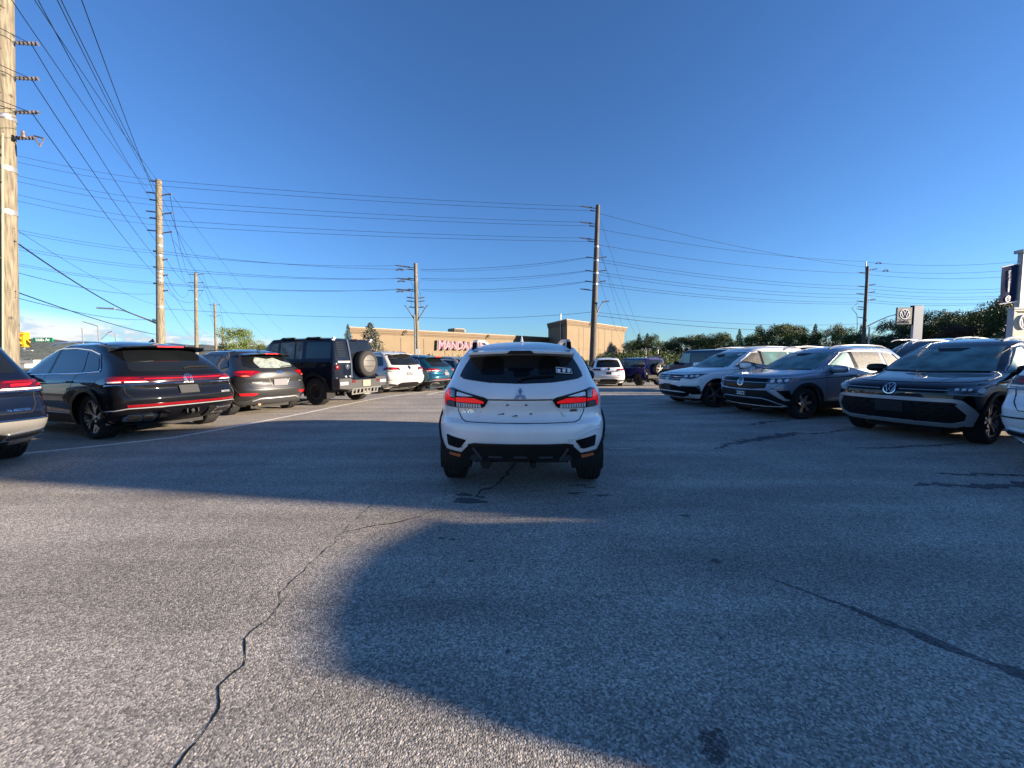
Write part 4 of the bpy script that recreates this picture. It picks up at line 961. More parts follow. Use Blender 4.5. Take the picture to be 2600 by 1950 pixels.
me=bpy.data.meshes.new('undergrowth'); me.from_pydata(V,[],F); me.materials.append(M['under']); tag(link('undergrowth',me),'dense dark undergrowth filling the foot of the right tree line','undergrowth',kind='stuff')
# hillside woods (far left), counted by nobody
V=[];F=[]
for i in range(9000):
    a=R(q.uniform(118,152)); rad=q.uniform(330,1750); x,y=rad*math.cos(a),rad*math.sin(a); s=q.uniform(2.5,5.5); z=-15+(max(0,rad-500)*.0105)+q.uniform(0,4)
    o=len(V); 
    for dx,dy,dz in ((-1,0,0),(.5,.8,0),(.5,-.8,0),(0,0,1.3)): V.append((x+dx*s,y+dy*s,z+dz*s))
    F+=[(o,o+1,o+3),(o+1,o+2,o+3),(o+2,o,o+3)]
me=bpy.data.meshes.new('hillside_woods'); me.from_pydata(V,[],F); me.materials.append(M['hill']); tag(link('hillside_woods',me),'distant wooded slope below the hill ridge at far left','woods',kind='stuff')
# ---------- brand pylons and banner
M['pyl_grey']=mat('pylon_grey',(.12,.135,.135),.45); M['pyl_white']=mat('pylon_white',(.30,.33,.37),.4,nscale=6,namp=.08); M['brand_blue']=mat('brand_navy',(.003,.009,.036),.7,spec=.1); M['banner_cloth']=mat('banner_navy_cloth',(.006,.020,.068),.9,spec=.1); M['logo_white']=mat('logo_white',(.78,.80,.82),.4)
def pylon():
    Y=26; g=zg(20,Y)
    L=P(2275,785,Y); Rr=P(2342,775,Y); rt=thing('brand_pylon','grey certified pre-owned pylon sign with round white brand emblem','pylon sign',(Rr.x,Y,g),0)
    X=lambda u: P(u,820,Y).x-Rr.x
    top=P(2330,776,Y).z-g; bot=P(2290,823,Y).z-g
    b=B(); b.box(((X(2317)+X(2340))/2,0,top/2),(X(2340)-X(2317),.16,top)); b.build('pylon_column',M['pyl_white'],rt)
    b=B(); b.box(((X(2312)+X(2317))/2,.02,(top+bot)/2-.03),(X(2317)-X(2312)-.004,.13,top-bot+.05)); b.build('blue_stripe',M['brand_blue'],rt)
    x0,x1=X(2275),X(2312); cx=(x0+x1)/2; wz=top-.12
    b=B(); b.box((cx,0,(wz+bot)/2),(x1-x0-.004,.12,wz-bot)); b.build('sign_panel',M['pyl_grey'],rt)
    fn=lambda u,v:(Vector((u,-.062,v)),Vector((0,-1,0)))
    h=wz-bot; c=(cx,bot+h*.60); r=h*.30
    n=28; disc=[(c[0]+r*math.cos(2*PI*i/n),c[1]+r*math.sin(2*PI*i/n)) for i in range(n)]
    surf2d(disc,[tuple(range(n))],fn,.006).build('emblem_disc',M['brand_blue'],rt)
    vs,fs=vw2d(r); surf2d([(u+c[0],v+c[1]) for u,v in vs],fs,fn,.014).build('emblem',M['logo_white'],rt)
    surf2d([(x0+.02,bot+h*.25),(x1-.02,bot+h*.25),(x1-.02,bot+h*.275),(x0+.02,bot+h*.275)],[(0,1,2,3)],fn,.006).build('divider',M['brand_blue'],rt)
    for t,z in (('Certified',.175),('Pre-Owned',.085)):
        vs,fs=text2d(t,.155,.003); surf2d([(u+cx-.05,v+bot+h*z) for u,v in vs],fs,fn,.008).build('lettering',M['brand_blue'],rt)
    for a in(-1,1): b=B(); b.box((cx,-.065,bot+(h*.5)+a*h*.495),(x1-x0-.01,.012,.012)); b.build('panel_edge',M['pyl_white'],rt)
pylon()
def banner():
    Y=15; g=zg(18,Y)
    pb=P(2588,780,Y); pt=P(2598,643,Y); rt=thing('banner_pole','tall grey lamp pole at the right edge carrying a navy banner','banner pole',(pb.x,Y,g),0)
    dx=(pt.x-pb.x)/(pt.z-pb.z); b=B(); H=pt.z-g
    b.box((dx*H*.5+.0,0,H/2),(.17,.17,H)); b.build('pole_shaft',M['steel'],rt)
    b=B(); b.box((dx*H,0,H+.06),(.3,.3,.12)); b.build('pole_cap',M['steel'],rt)
    bn=thing('hanging_banner','navy vertical banner reading Barrie Volkswagen with round emblem, hung on the edge pole','banner',(pb.x,Y,g),0)
    c=[P(2542,680,Y),P(2582,671,Y),P(2575,765,Y),P(2537,771,Y)]; 
    V=[Vector((q.x-pb.x,-.02,q.z-g)) for q in c]
    def S(s,t):
        a=V[0].lerp(V[1],s); d=V[3].lerp(V[2],s); p=a.lerp(d,t); p.y+=.008*math.sin(s*5+t*4); return p
    n=8; b=B(); vs=[S(i/n,j/n) for j in range(n+1) for i in range(n+1)]; b.add(vs,[(j*(n+1)+i,j*(n+1)+i+1,(j+1)*(n+1)+i+1,(j+1)*(n+1)+i) for j in range(n) for i in range(n)])
    b.build('cloth',M['banner_cloth'],bn,60)
    for t in (0,1): b=B(); b.tube([S(-.05,t)+Vector((0,0,.02-.04*t)),S(1.35,t)+Vector((0,0,.02-.04*t))],.02,6); b.build('banner_arm',M['logo_white'],bn)
    Hh=(V[0]-V[3]).length; 
    vs,fs=text2d('Barrie Volkswagen',.108,.002)
    fn=lambda u,v: (S(.42-v/ (V[1]-V[0]).length*-1.0*-1+.0, .40+u/Hh)+Vector((0,-.012,0)),Vector((0,-1,0)))
    fn=lambda u,v: (S(.50+v/(V[1]-V[0]).length,.42+u/Hh)+Vector((0,-.012,0)),Vector((0,-1,0)))
    surf2d([(u*.98,v) for u,v in vs],fs,fn,.003).build('lettering',M['logo_white'],bn)
    vs,fs=vw2d(.115)
    fn=lambda u,v: (S(.50+u/(V[1]-V[0]).length,.90-v/Hh)+Vector((0,-.012,0)),Vector((0,-1,0)))
    surf2d(vs,fs,fn,.003).build('emblem',M['logo_white'],bn)
    # second banner on the far side of the pole, seen edge-on
    bn2=thing('hanging_banner','second banner seen almost edge-on between the navy banner and its pole','banner',(pb.x,Y,g),0)
    c=[P(2584,672,Y),P(2589,676,Y+.8),P(2581,760,Y+.8),P(2578,762,Y)]; W2=[Vector((q.x-pb.x,(0,.8,.8,0)[i]+.05,q.z-g)) for i,q in enumerate(c)]
    b=B(); b.add(W2+[w+Vector((.01,0,0)) for w in W2],[(0,1,2,3),(7,6,5,4),(0,4,5,1),(1,5,6,2),(2,6,7,3),(3,7,4,0)]); b.build('cloth',M['banner_cloth'],bn2)
banner()
def pylon2():
    Y=13; g=zg(16,Y); a=P(2557,785,Y); rt=thing('entrance_pylon','white dealership entrance pylon with raised round emblem at the right edge','pylon sign',(a.x,Y,g),0)
    top=a.z-g; xs=P(2576,785,Y).x-a.x; xe=xs+1.1
    b=B(); b.box((xs+.01,.09,top/2),(.02,.18,top)); b.build('side_panel',M['pyl_white'],rt)
    b=B(); b.box(((xs+xe)/2+.022,.09,top/2),(xe-xs,.18,top)); b.build('front_panel',mat('pylon_sunlit_cream',(.40,.38,.30),.45,nscale=3,namp=.08),rt)  # sunlight put into this cream; the bluer side panel stands for shade
    b=B(); b.box(((xs+xe)/2,.09,top+.03),(xe-xs+.06,.22,.05)); b.build('top_cap',M['pyl_white'],rt)
    fn=lambda u,v:(Vector((u,-.002,v)),Vector((0,-1,0)))
    cx=xs+.36; cz=top-.42; vs,fs=vw2d(.20); surf2d([(u+cx,v*1.25+cz) for u,v in vs],fs,fn,.03).build('emblem',M['logo_white'],rt)
    surf2d([(xs+.05,top-.06),(xe-.1,top-.06),(xe-.2,top-.12),(xs+.15,top-.12)],[(0,1,2,3)],fn,.004).build('shadow_slot',M['joint'],rt)
pylon2()
# far cables/light clusters by the trees
for k,(u,v,lb) in enumerate(((1640,890,'pair of small floodlights on a mast in front of the trees'),(1671,886,'thin lamp post in front of the trees right of the floodlights'))):
    Y=52; t=P(u,v,Y); r=thing('lot_light',lb,'lamp post',(t.x,Y,-1.2),0); H=t.z+1.2; b=B(); b.tube([(0,0,0),(0,0,H)],.05,6); b.build('post',M['steel'],r)
    for dx in ((-.5,.0,.5) if k==0 else (0,)): b=B(); b.box((dx,0,H+.1),(.3,.2,.35)); b.build('lamp_head',M['plate'],r)
    b=B(); b.tube([(-.5,0,H-.1),(.5,0,H-.1)],.03,4); b.build('cross_arm',M['steel'],r)
# made-up block out of view, its outline shaped to throw the lot's long shadow
def add_shade_block():
    tan=math.tan(SEL); ux=Vector((math.cos(SAZ),math.sin(SAZ),0)); lx=Vector((-ux.y,ux.x,0)); D=24
    F=Matrix(((lx.x,ux.x,0,ux.x*D),(lx.y,ux.y,0,ux.y*D),(0,0,1,0),(0,0,0,1)))
    prof=[(3.18,9.6),(4.6,9.2),(5.55,7.9),(6.56,7.4),(7.24,6.5),(7.64,4.9),(7.72,2.8)]
    root=thing('shade_block','made-up pale block with rounded top, out of view, added to shade the lot','building',(0,0,0))
    pts=[(3.18,-.2)]+[(l,(D+d)*tan) for l,d in prof]+[(7.75,-.2)]
    b=B(); b.prism(pts,0,14,'xz',F); b.build('wall',M['pyl_white'],root)
    b=B(); b.box((5.5,-.05,1.6),(3.2,.08,3.0),F); b.build('window',M['glass'],root)
    for k in range(5): b=B(); b.box((4.0+k*.78,-.11,1.6),(.07,.05,3.0),F); b.build('window_frame',M['plastic'],root)
add_shade_block()
# ================================================================== VEHICLES
M['badge']=mat('badge_silver',(.20,.25,.38),.3,metal=.3)
def spec(L,W,H,WB,RO,OD,rear,front,width,zb=.24,zt=None,crown=.08,**k):
    return dict(L=L,W=W,H=H,WB=WB,RO=RO,OD=OD,rear=rear,front=front,width=width,zb=zb,zt=zt or H-crown,crown=crown,hw=W/2-.03,**k)
def vwlogo(c,kind,z,r,m='chrome',back=True,s=0):
    n=24
    if back: c.patch('emblem_backing',[(s+r*math.cos(2*PI*i/n),z+r*math.sin(2*PI*i/n)) for i in range(n)],kind,M['gloss'],off=.012,step=1)
    c.decal('emblem',vw2d(r),kind,(s,z),M[m],off=.016,thick=.006)
def rect(a,b,c,d,r=0): 
    p=[(a,c),(b,c),(b,d),(a,d)]; return rounded(p,r,2) if r else p
def plate_rect(c,kind,s,z,m,w=.305,h=.155): c.patch('licence_plate',rect(s-w/2,s+w/2,z-h/2,z+h/2,.012),kind,M[m],off=.02,step=.5)
# ------------------------------------------------ hero: small white SUV seen from behind
S_RVR=spec(4.365,1.81,1.60,2.67,.82,.70,
 rear=[(.24,-.50),(.34,-.66),(.45,-.74),(.56,-.80),(.68,-.82),(.735,-.80),(.76,-.745),(.86,-.715),(.93,-.74),(.985,-.745),(1.05,-.72),(1.12,-.66),(1.28,-.50),(1.42,-.34),(1.47,-.25)],
 front=[(.24,3.30),(.4,3.45),(.65,3.50),(.85,3.42),(.93,3.30),(1.0,2.85),(1.05,2.40),(1.2,2.05),(1.35,1.75),(1.47,1.45)],
 width=[(.24,.84),(.4,.870),(.62,.882),(.80,.870),(.93,.855),(1.02,.83),(1.10,.785),(1.22,.735),(1.35,.675),(1.47,.59)],
 zb=.38,zt=1.47,crown=.085,rr=[(.24,.62),(.75,.66),(1.05,.55),(1.47,.34)],rf=.6,tw=.23,b=2.8,a=2.3,kr=.06)
def build_rvr():
    c=Car('parked_car','white small SUV with dark rear window driving away in the middle of the lot','SUV',S_RVR,(.11,4.39,0),87.4,M['white'],step=.05)
    iv=(Matrix.Translation((.11,4.39,0))@Matrix.Rotation(R(87.4),4,'Z')).inverted()
    def q(u,v,Y=3.66):
        p=iv@P(u,v,Y); return (p.y*1.0,p.z)
    def ql(l,Y=3.66): return [q(1080+a*500/1975,820+b*500/1975,Y) for a,b in l]
    def sym(l): # average a left-side polygon about the centre: use as is on +s, mirror on -s
        return l
    # rear glass with cabin seen through: dark pane
    g=[(.595,1.150),(.655,1.172),(.645,1.21),(.600,1.29),(.545,1.37),(.52,1.388),(.25,1.402)]; g=[(-.595,1.150),(-.30,1.118),(0,1.108),(.30,1.118)]+g+[(0,1.406)]+[(-a,b) for a,b in g[1:]][::-1]
    c.patch('rear_window',g,'rear',M['glass'],off=.004,step=.06)
    # headrests and seatbacks faintly behind the glass are modelled as inner dark shapes
    c.patch('seat_silhouette',rounded([(.16,1.19),(.40,1.19),(.39,1.33),(.35,1.365),(.21,1.365),(.17,1.33)],.04),'rear',M['seat'],off=.006)
    c.patch('seat_silhouette',rounded([(-.40,1.19),(-.17,1.19),(-.18,1.33),(-.22,1.365),(-.35,1.365),(-.39,1.33)],.04),'rear',M['seat'],off=.006)
    c.patch('seat_silhouette',rounded([(-.09,1.17),(.07,1.17),(.07,1.235),(-.09,1.235)],.03),'rear',M['seat'],off=.006)
    w=c.strip('rear_wiper',[(-.0,1.145),(-.12,1.165),(-.33,1.175)],'rear',M['plastic'],r=.010,off=.02); c.strip('wiper_pivot',[(-.01,1.135),(.02,1.145)],'rear',M['plastic'],r=.02,off=.015)
    # tailgate shut lines
    c.strip('tailgate_gap',[(.66,1.02),(.655,.93),(.635,.83),(.585,.765),(.53,.748),(0,.745),(-.53,.748),(-.585,.765),(-.635,.83),(-.655,.93),(-.66,1.02)],'rear',M['seam'],r=.005,off=-.001)
    # spoiler lip with brake light
    c.spoiler([(-.28,-.38,.545,1.415),(-.30,-.50,.50,1.425),(-.31,-.545,.25,1.435),(-.31,-.555,0,1.438),(-.31,-.545,-.25,1.435),(-.30,-.50,-.50,1.425),(-.28,-.38,-.545,1.415)],M['white'],.035)
    b=B(); b.add([(-.560,.135,1.395),(-.560,-.135,1.395),(-.562,-.10,1.428),(-.562,.10,1.428),(-.53,.135,1.395),(-.53,-.135,1.395),(-.53,-.10,1.428),(-.53,.10,1.428)],[(0,1,2,3),(4,7,6,5),(0,4,5,1),(3,2,6,7),(0,3,7,4),(1,5,6,2)]); b.build('high_brake_light',M['gloss'],c.root)
    # lamps
    lampL=[(.30,.962),(.345,.985),(.44,1.005),(.60,1.035),(.70,1.055),(.73,1.060),(.80,1.05),(.85,1.00),(.87,.93),(.865,.885),(.78,.878),(.66,.877),(.46,.880),(.36,.888),(.335,.905)]
    for sg in (1,-1):
        f=lambda l:[(sg*s_,z) for s_,z in l]
        c.patch('tail_lamp',f(lampL),'rear',M['gloss'],off=.012,step=.05)
        L_=c.root.children[-1]
        c.patch('red_lens',f([(.665,.965),(.735,.965),(.765,1.045),(.80,1.035),(.838,.99),(.858,.93),(.855,.890),(.83,.89),(.815,.935),(.78,.945),(.70,.945),(.668,.94)]),'rear',M['red_glow'],off=.017,parent=L_)
        c.patch('red_lens',f([(.345,.945),(.44,.975),(.54,.978),(.650,.975),(.650,.935),(.37,.930),(.345,.930)]),'rear',M['red_glow'],off=.017,parent=L_)
        c.patch('clear_lens',f([(.372,.893),(.380,.922),(.645,.927),(.645,.888),(.47,.888)]),'rear',M['white_lens'],off=.017,parent=L_)
        for k in range(9): c.patch('lens_rib',f(rect(.40+k*.027,.406+k*.027,.893,.924)),'rear',M['lamp_clear'],off=.020,parent=L_,step=1)
        c.patch('clear_lens',f([(.45,.992),(.60,1.020),(.640,1.022),(.640,.99),(.56,.987)]),'rear',M['white_lens'],off=.017,parent=L_)
        c.patch('clear_lens',f([(.667,.975),(.728,.975),(.752,1.047),(.72,1.05),(.668,1.03)]),'rear',M['lamp_clear'],off=.017,parent=L_)
        for a_,b_ in ((.685,1.0),(.71,1.02),(.70,.985)): c.strip('led_bar',[(sg*a_,b_),(sg*(a_+.03),b_+.006)],'rear',M['white_lens'],r=.006,off=.02,parent=L_)
        c.patch('smoked_lens',f([(.672,.888),(.672,.935),(.70,.940),(.78,.940),(.81,.928),(.822,.888)]),'rear',mat('smoked_lens',(.13,.09,.09),.12,coat=1),off=.017,parent=L_)
        # bumper vent
        c.patch('bumper_vent',f(rounded([(.80,.608),(.545,.580),(.53,.570),(.585,.510),(.62,.480),(.79,.492)],.012)),'rear',M['gloss'],off=.005)
        V_=c.root.children[-1]
        for k in range(4): c.strip('vent_slat',[(sg*.58,.566-k*.022),(sg*.77,.578-k*.024)],'rear',M['plastic'],r=.004,off=.010,parent=V_)
        c.strip('bumper_crease',[(sg*.52,.590),(sg*.62,.64),(sg*.78,.665),(sg*.88,.66)],'rear',M['white'],r=.010,off=-.004)
        c.patch('reflector',f(rounded([(.60,.400),(.76,.402),(.755,.424),(.59,.424)],.006)),'rear',M['amber'],off=.030,step=.1)
        c.strip('lower_trim',[(sg*.38,.392),(sg*.42,.46),(sg*.45,.515)],'rear',mat('grey_plastic',(.05,.052,.056),.5),r=.016,off=.016)
        c.patch('exhaust_panel',f([(.37,.386),(.50,.386),(.47,.44),(.41,.44)]),'rear',mat('grey_plastic',(.035,.037,.04),.5),off=.03)
    # lower black valance
    c.patch('rear_valance',[(-1.02,.384),(-1.02,.436),(-.60,.436),(-.50,.53),(-.43,.548),(.43,.548),(.50,.53),(.60,.436),(1.02,.436),(1.02,.384)],'rear',M['plastic'],off=.016,step=.06)
    for s_ in (-.24,0,.24): c.patch('valance_fin',rect(s_-.065,s_+.065,.418,.432),'rear',mat('grey_plastic',(.06,.062,.066),.45),off=.026,step=.2)
    c.strip('valance_edge',[(-.50,.535),(-.43,.549),(.43,.549),(.50,.535)],'rear',M['gloss'],r=.012,off=.016)
    # mounting points where the licence plate was, badges, emblem, sticker
    for s_,z in ((.12,.915),(-.055,.915),(.165,.825),(-.10,.826),(.04,.808)): c.strip('plate_screw',[(s_-.012,z),(s_+.012,z)],'rear',M['seam'],r=.006,off=.006)
    c.strip('scratch_mark',[(.165,.825),(.21,.820)],'rear',M['seam'],r=.003,off=.004); c.strip('scratch_mark',[(.04,.808),(.075,.803)],'rear',M['seam'],r=.003,off=.004)
    c.strip('plate_light_trim',[(-.30,.962),(0,.960),(.30,.962)],'rear',M['seam'],r=.007,off=.0)
    c.strip('recess_edge',[(.31,.955),(.42,.79),(.38,.775),(0,.770),(-.38,.775),(-.42,.79),(-.31,.955)],'rear',M['white'],r=.012,off=-.006)
    d=[]; r=.032
    for ang in (90,210,330):
        a=R(ang); cx,cy=r*math.cos(a),r*math.sin(a); t=(math.cos(a),math.sin(a)); n=(-t[1],t[0])
        d.append(([(cx-t[0]*r,cy-t[1]*r),(cx+n[0]*r*.58,cy+n[1]*r*.58),(cx+t[0]*r,cy+t[1]*r),(cx-n[0]*r*.58,cy-n[1]*r*.58)],[(0,1,2,3)]))
    c.decal('emblem',join2(d),'rear',(0,1.005),M['badge'],off=.006,thick=.010)
    c.decal('model_badge',text2d('RVR',.062,.002),'rear',(.515,.842),M['chrome'],off=.003,sx=1.25)
    c.patch('drive_badge',rect(-.56,-.475,.838,.868,.006),'rear',M['satin'],off=.006,step=1); c.decal('badge_text',text2d('AWC',.030,.001),'rear',(-.518,.853),M['gloss'],off=.008,thick=.003)
    st=c.patch('window_sticker',[(-.345,1.20),(-.525,1.185),(-.515,1.245),(-.345,1.262)],'rear',M['gloss'],off=.010)
    c.strip('sticker_border',[(-.352,1.205),(-.516,1.192),(-.508,1.238),(-.352,1.255)],'rear',M['paper'],r=.0035,off=.012,closed=True,parent=st)
    k=20; 
    circ=lambda cx,cy,r:([(cx+r*math.cos(2*PI*i/k),cy+r*math.sin(2*PI*i/k)) for i in range(k)],[tuple(range(k))])
    c.decal('sticker_mark',circ(.052,-.002,.018),'rear',(-.43,1.222),M['paper'],off=.012,parent=st)
    c.decal('sticker_mark',join2([stroke([(-.017*math.cos(a),-.017*math.sin(a)),(.017*math.cos(a),.017*math.sin(a))],.011) for a in (0.52,1.57,2.62)]),'rear',(-.43,1.222),M['paper'],off=.012,parent=st)
    c.decal('sticker_mark',([(-.068,.014),(-.040,.012),(-.036,-.004),(-.054,-.020),(-.070,-.004)],[(0,1,2,3,4)]),'rear',(-.43,1.222),M['paper'],off=.012,parent=st)
    c.patch('parking_sensor',rect(-.50,-.455,.56,.60,.008),'rear',mat('white_cover',(.62,.63,.64),.4),off=.004,step=1)
    # dew droplets and drips on the bumper top
    q_=random.Random(4); b=B()
    for i in range(90):
        s_=q_.uniform(-.33,.25); z=.66+q_.gauss(0,.012); p,n=c.k.at('rear',s_,z); rr=q_.uniform(.002,.0045)
        b.add([p+Vector((0,dx*rr,dz*rr))+n*(rr*.7 if dx==dz==0 else 0) for dx,dz in((-1,0),(0,-1),(1,0),(0,1.4),(0,0))],[(0,1,4),(1,2,4),(2,3,4),(3,0,4)])
    o=b.build('water_droplets',mat('water_drop',(.8,.82,.85),.05,spec=1),c.root); o['kind']='stuff'
    # sides
    c.side_glass([[(1.95,1.06),(1.05,1.08),(1.05,1.40),(1.45,1.38),(1.75,1.22)],[(.98,1.08),(.22,1.10),(.20,1.37),(.98,1.41)],[(.14,1.11),(-.20,1.15),(-.05,1.33),(.13,1.36)]],M['glass_side'],([(2.0,1.05),(.2,1.085),(-.25,1.14),(-.02,1.36),(.9,1.42),(1.5,1.40),(2.0,1.06)],M['gloss']))
    c.patch('windscreen',[(-.70,1.08),(.70,1.08),(.55,1.42),(-.55,1.42)],'front',M['glass'],off=.004)
    c.doors([((1.95,.30),(2.0,1.05)),((1.0,.30),(1.02,1.42)),((.10,.62),(.18,1.08))],0,0)
    c.arches(.045,off=.016); c.both('sill_trim',[(.45,.385),(2.2,.385),(2.2,.46),(.45,.46)],'left',M['plastic'],off=.014)
    for sg in (1,-1):
        pr=[(-.14,1.46),(-.07,1.535),(.05,1.565),(.7,1.59),(1.25,1.57),(1.40,1.50),(1.40,1.47),(1.2,1.52),(.7,1.555),(.10,1.535),(.02,1.47)]
        b=B(); b.prism(pr,sg*.515-.02,sg*.515+.02,'xz'); b.build('roof_rail',M['satin'],c.root)
        b=B(); b.prism([(-.155,1.45),(-.085,1.530),(-.05,1.535),(-.01,1.46)],sg*.515-.024,sg*.515+.024,'xz'); b.build('rail_foot',M['gloss'],c.root)
    c.fin(.22,1.535,M['white'],.09)
    c.mirror(1.92,1.03,M['plastic'],size=(.2,.15,.17)); c.handles([1.12,.25],.93,M['white'])
    c.patch('headlamp',[(.5,.78),(.85,.80),(.85,.88),(.5,.86)],'front',M['lamp_clear'],off=.01); c.patch('headlamp',[(-.5,.78),(-.85,.80),(-.85,.88),(-.5,.86)],'front',M['lamp_clear'],off=.01)
    c.patch('grille',rect(-.45,.45,.45,.85,.05),'front',M['gloss'],off=.008)
    b=B(); b.tube([(-.45,-.12,.30),(-.62,-.12,.30)],.03,8); b.build('exhaust',M['plastic'],c.root)
    c.wheels('twin',True,5)
build_rvr()
# ------------------------------------------------ large SUVs
ATL_W=[(.26,.92),(.42,.965),(.65,.985),(.88,.97),(1.0,.95),(1.10,.90),(1.22,.84),(1.45,.74),(1.66,.63)]
S_ACS=spec(4.97,1.99,1.72,2.98,1.05,.77,
 rear=[(.26,-.62),(.40,-.92),(.55,-1.03),(.70,-1.05),(.80,-1.0),(.86,-.965),(.98,-.975),(1.06,-.955),(1.14,-.90),(1.28,-.74),(1.42,-.50),(1.55,-.24),(1.63,-.02)],
 front=[(.26,3.68),(.45,3.86),(.75,3.90),(.95,3.80),(1.03,3.45),(1.10,3.0),(1.16,2.68),(1.35,2.36),(1.52,2.02),(1.63,1.75)],
 width=ATL_W,zt=1.63,crown=.09,rr=[(.26,.5),(.8,.42),(1.1,.5),(1.6,.5)],rf=.65,tw=.255,rimf=.75)
def build_acs(name,label,loc,head,pm,low='black',group=None):
    c=Car('parked_car',label,'SUV',S_ACS,loc,head,pm,group)
    g=[(-.70,1.165),(0,1.15),(.70,1.165),(.745,1.20),(.66,1.40),(.56,1.535),(0,1.555),(-.56,1.535),(-.66,1.40),(-.745,1.20)]
    c.patch('rear_window',g,'rear',M['glass'],off=.004)
    c.strip('rear_wiper',[(0,1.19),(-.12,1.215),(-.46,1.215)],'rear',M['plastic'],r=.013,off=.02)
    c.spoiler([(-.05,-.32,.68,1.565),(-.06,-.46,.62,1.60),(-.08,-.52,.35,1.62),(-.08,-.53,0,1.625),(-.08,-.52,-.35,1.62),(-.06,-.46,-.62,1.60),(-.05,-.32,-.68,1.565)],M['gloss'] if pm is M['black'] else pm,.035)
    b=B(); b.box((-.525,0,1.598),(.03,.42,.022)); b.build('high_brake_light',M['red_bright'],c.root)
    # light band
    top=[(1.38,1.00),(1.20,1.065),(1.0,1.085),(.6,1.075),(0,1.07)]; bot=[(0,.975),(.6,.975),(1.02,.955),(1.30,.945),(1.42,.965)]
    full=top+[(-a,b) for a,b in top[:-1][::-1]]+[(-a,b) for a,b in bot[::-1]][:-1]+bot
    if low=='black':
        L_=c.patch('tail_lamp',full,'rear',M['red_dark'],off=.012,step=.06)
        c.strip('light_bar',[(.62,1.035),(0,1.032),(-.62,1.035)],'rear',M['red_bright'],r=.007,off=.014,parent=L_)
    for sg in (1,-1):
        f=lambda l:[(sg*a,b) for a,b in l]
        if low!='black': L_=c.patch('tail_lamp',f([(.40,.975),(.46,1.06),(.9,1.085),(1.2,1.065),(1.38,1.0),(1.42,.965),(1.02,.955)]),'rear',M['red'],off=.012,step=.06)
        c.patch('red_lens',f([(.64,1.045),(.80,1.062),(1.06,1.06),(1.20,1.04),(1.16,1.02),(.80,1.02)]),'rear',M['red'],off=.017,parent=L_)
        c.patch('red_lens',f([(.60,1.0),(1.14,.997),(1.18,1.012),(.64,1.012)]),'rear',M['red_bright'],off=.017,parent=L_)
        c.patch('clear_lens',f([(.56,.982),(.60,.994),(.86,.994),(.86,.978)]),'rear',M['white_lens'],off=.017,parent=L_); c.patch('clear_lens',f([(.90,.978),(.90,.995),(1.12,.99),(1.10,.968)]),'rear',M['white_lens'],off=.017,parent=L_)
    c.strip('chrome_strip',[(1.18,.925),(1.0,.935),(.5,.945),(0,.95),(-.5,.945),(-1.0,.935),(-1.18,.925)],'rear',M['chrome'],r=.013,off=.010)
    vwlogo(c,'rear',1.025,.072)
    c.strip('tailgate_gap',[(.88,1.0),(.86,.80),(.80,.715),(0,.705),(-.80,.715),(-.86,.80),(-.88,1.0)],'rear',M['seam'],r=.005)
    plate_rect(c,'rear',0,.83,'plate_dark' if low=='black' else 'plate')
    if low=='black': c.strip('plate_light',[(-.09,.83),(.09,.83),(.09,.87),(-.09,.87)],'rear',M['satin'],r=.003,off=.024,closed=True)
    c.decal('model_badge',text2d('ATLAS',.038,.001),'rear',(0,.955),M['satin'],off=.022,thick=.004,sx=1.5); c.decal('drive_badge',text2d('4MOTION',.045,.001),'rear',(-.66,.735),M['satin'],off=.004)
    c.patch('rear_reflector',[(-.86,.575),(.86,.575),(.88,.615),(-.88,.615)],'rear',M['red'],off=.016)
    c.strip('bumper_trim',[(1.35,.50),(1.05,.52),(.86,.555),(0,.555),(-.86,.555),(-1.05,.52),(-1.35,.50)],'rear',M['satin'],r=.008,off=.012)
    c.patch('rear_valance',[(-1.3,.265),(-1.3,.46),(-1.15,.50),(-.95,.535),(.95,.535),(1.15,.50),(1.3,.46),(1.3,.265)],'rear',M['plastic'] if low!='black' else M['gloss'],off=.012)
    for sg in (1,-1):
        f=lambda l:[(sg*a,b) for a,b in l]
        o=c.patch('exhaust_trim',f(rounded([(.46,.335),(.86,.350),(.90,.40),(.84,.465),(.50,.455),(.46,.42)],.03)),'rear',M['chrome'],off=.028)
        c.patch('exhaust_opening',f(rounded([(.50,.36),(.65,.362),(.65,.435),(.52,.43)],.012)),'rear',M['hole'],off=.033,parent=o); c.patch('exhaust_opening',f(rounded([(.68,.363),(.82,.368),(.82,.44),(.68,.437)],.012)),'rear',M['hole'],off=.033,parent=o)
        c.patch('valance_fin',f([(.34,.30),(.42,.30),(.44,.47),(.38,.49),(.32,.47)]),'rear',M['plastic'],off=.035)
    b=B(); 
    for s_ in (-.09,.09): b.box((-1.02,s_,.44),(.12,.02,.07))
    b.tube([(-.9,0,.44),(-1.08,0,.44)],.035,4); b.build('tow_hitch',M['plastic'],c.root)
    c.patch('hitch_opening',rect(-.05,-.0,.42,.46),'rear',M['hole'],off=.085,step=1)
    panes=[[(2.28,1.11),(1.40,1.12),(1.42,1.535),(1.74,1.48),(2.05,1.30)],[(1.32,1.12),(.30,1.15),(.45,1.50),(.90,1.545),(1.34,1.535)],[(.22,1.155),(-.14,1.18),(.02,1.39),(.32,1.465)]]
    c.side_glass(panes,M['glass_side'],([(2.38,1.085),(1.4,1.10),(.3,1.125),(-.20,1.160),(-.19,1.20),(.02,1.45),(.38,1.53),(.90,1.572),(1.40,1.565),(1.78,1.505),(2.11,1.31),(2.38,1.085)],M['chrome']),.012,pillar=[(1.43,1.09),(1.29,1.10),(1.32,1.55),(1.43,1.545)])
    c.patch('windscreen',[(-.78,1.17),(.78,1.17),(.62,1.56),(-.62,1.56)],'front',M['glass'],off=.004)
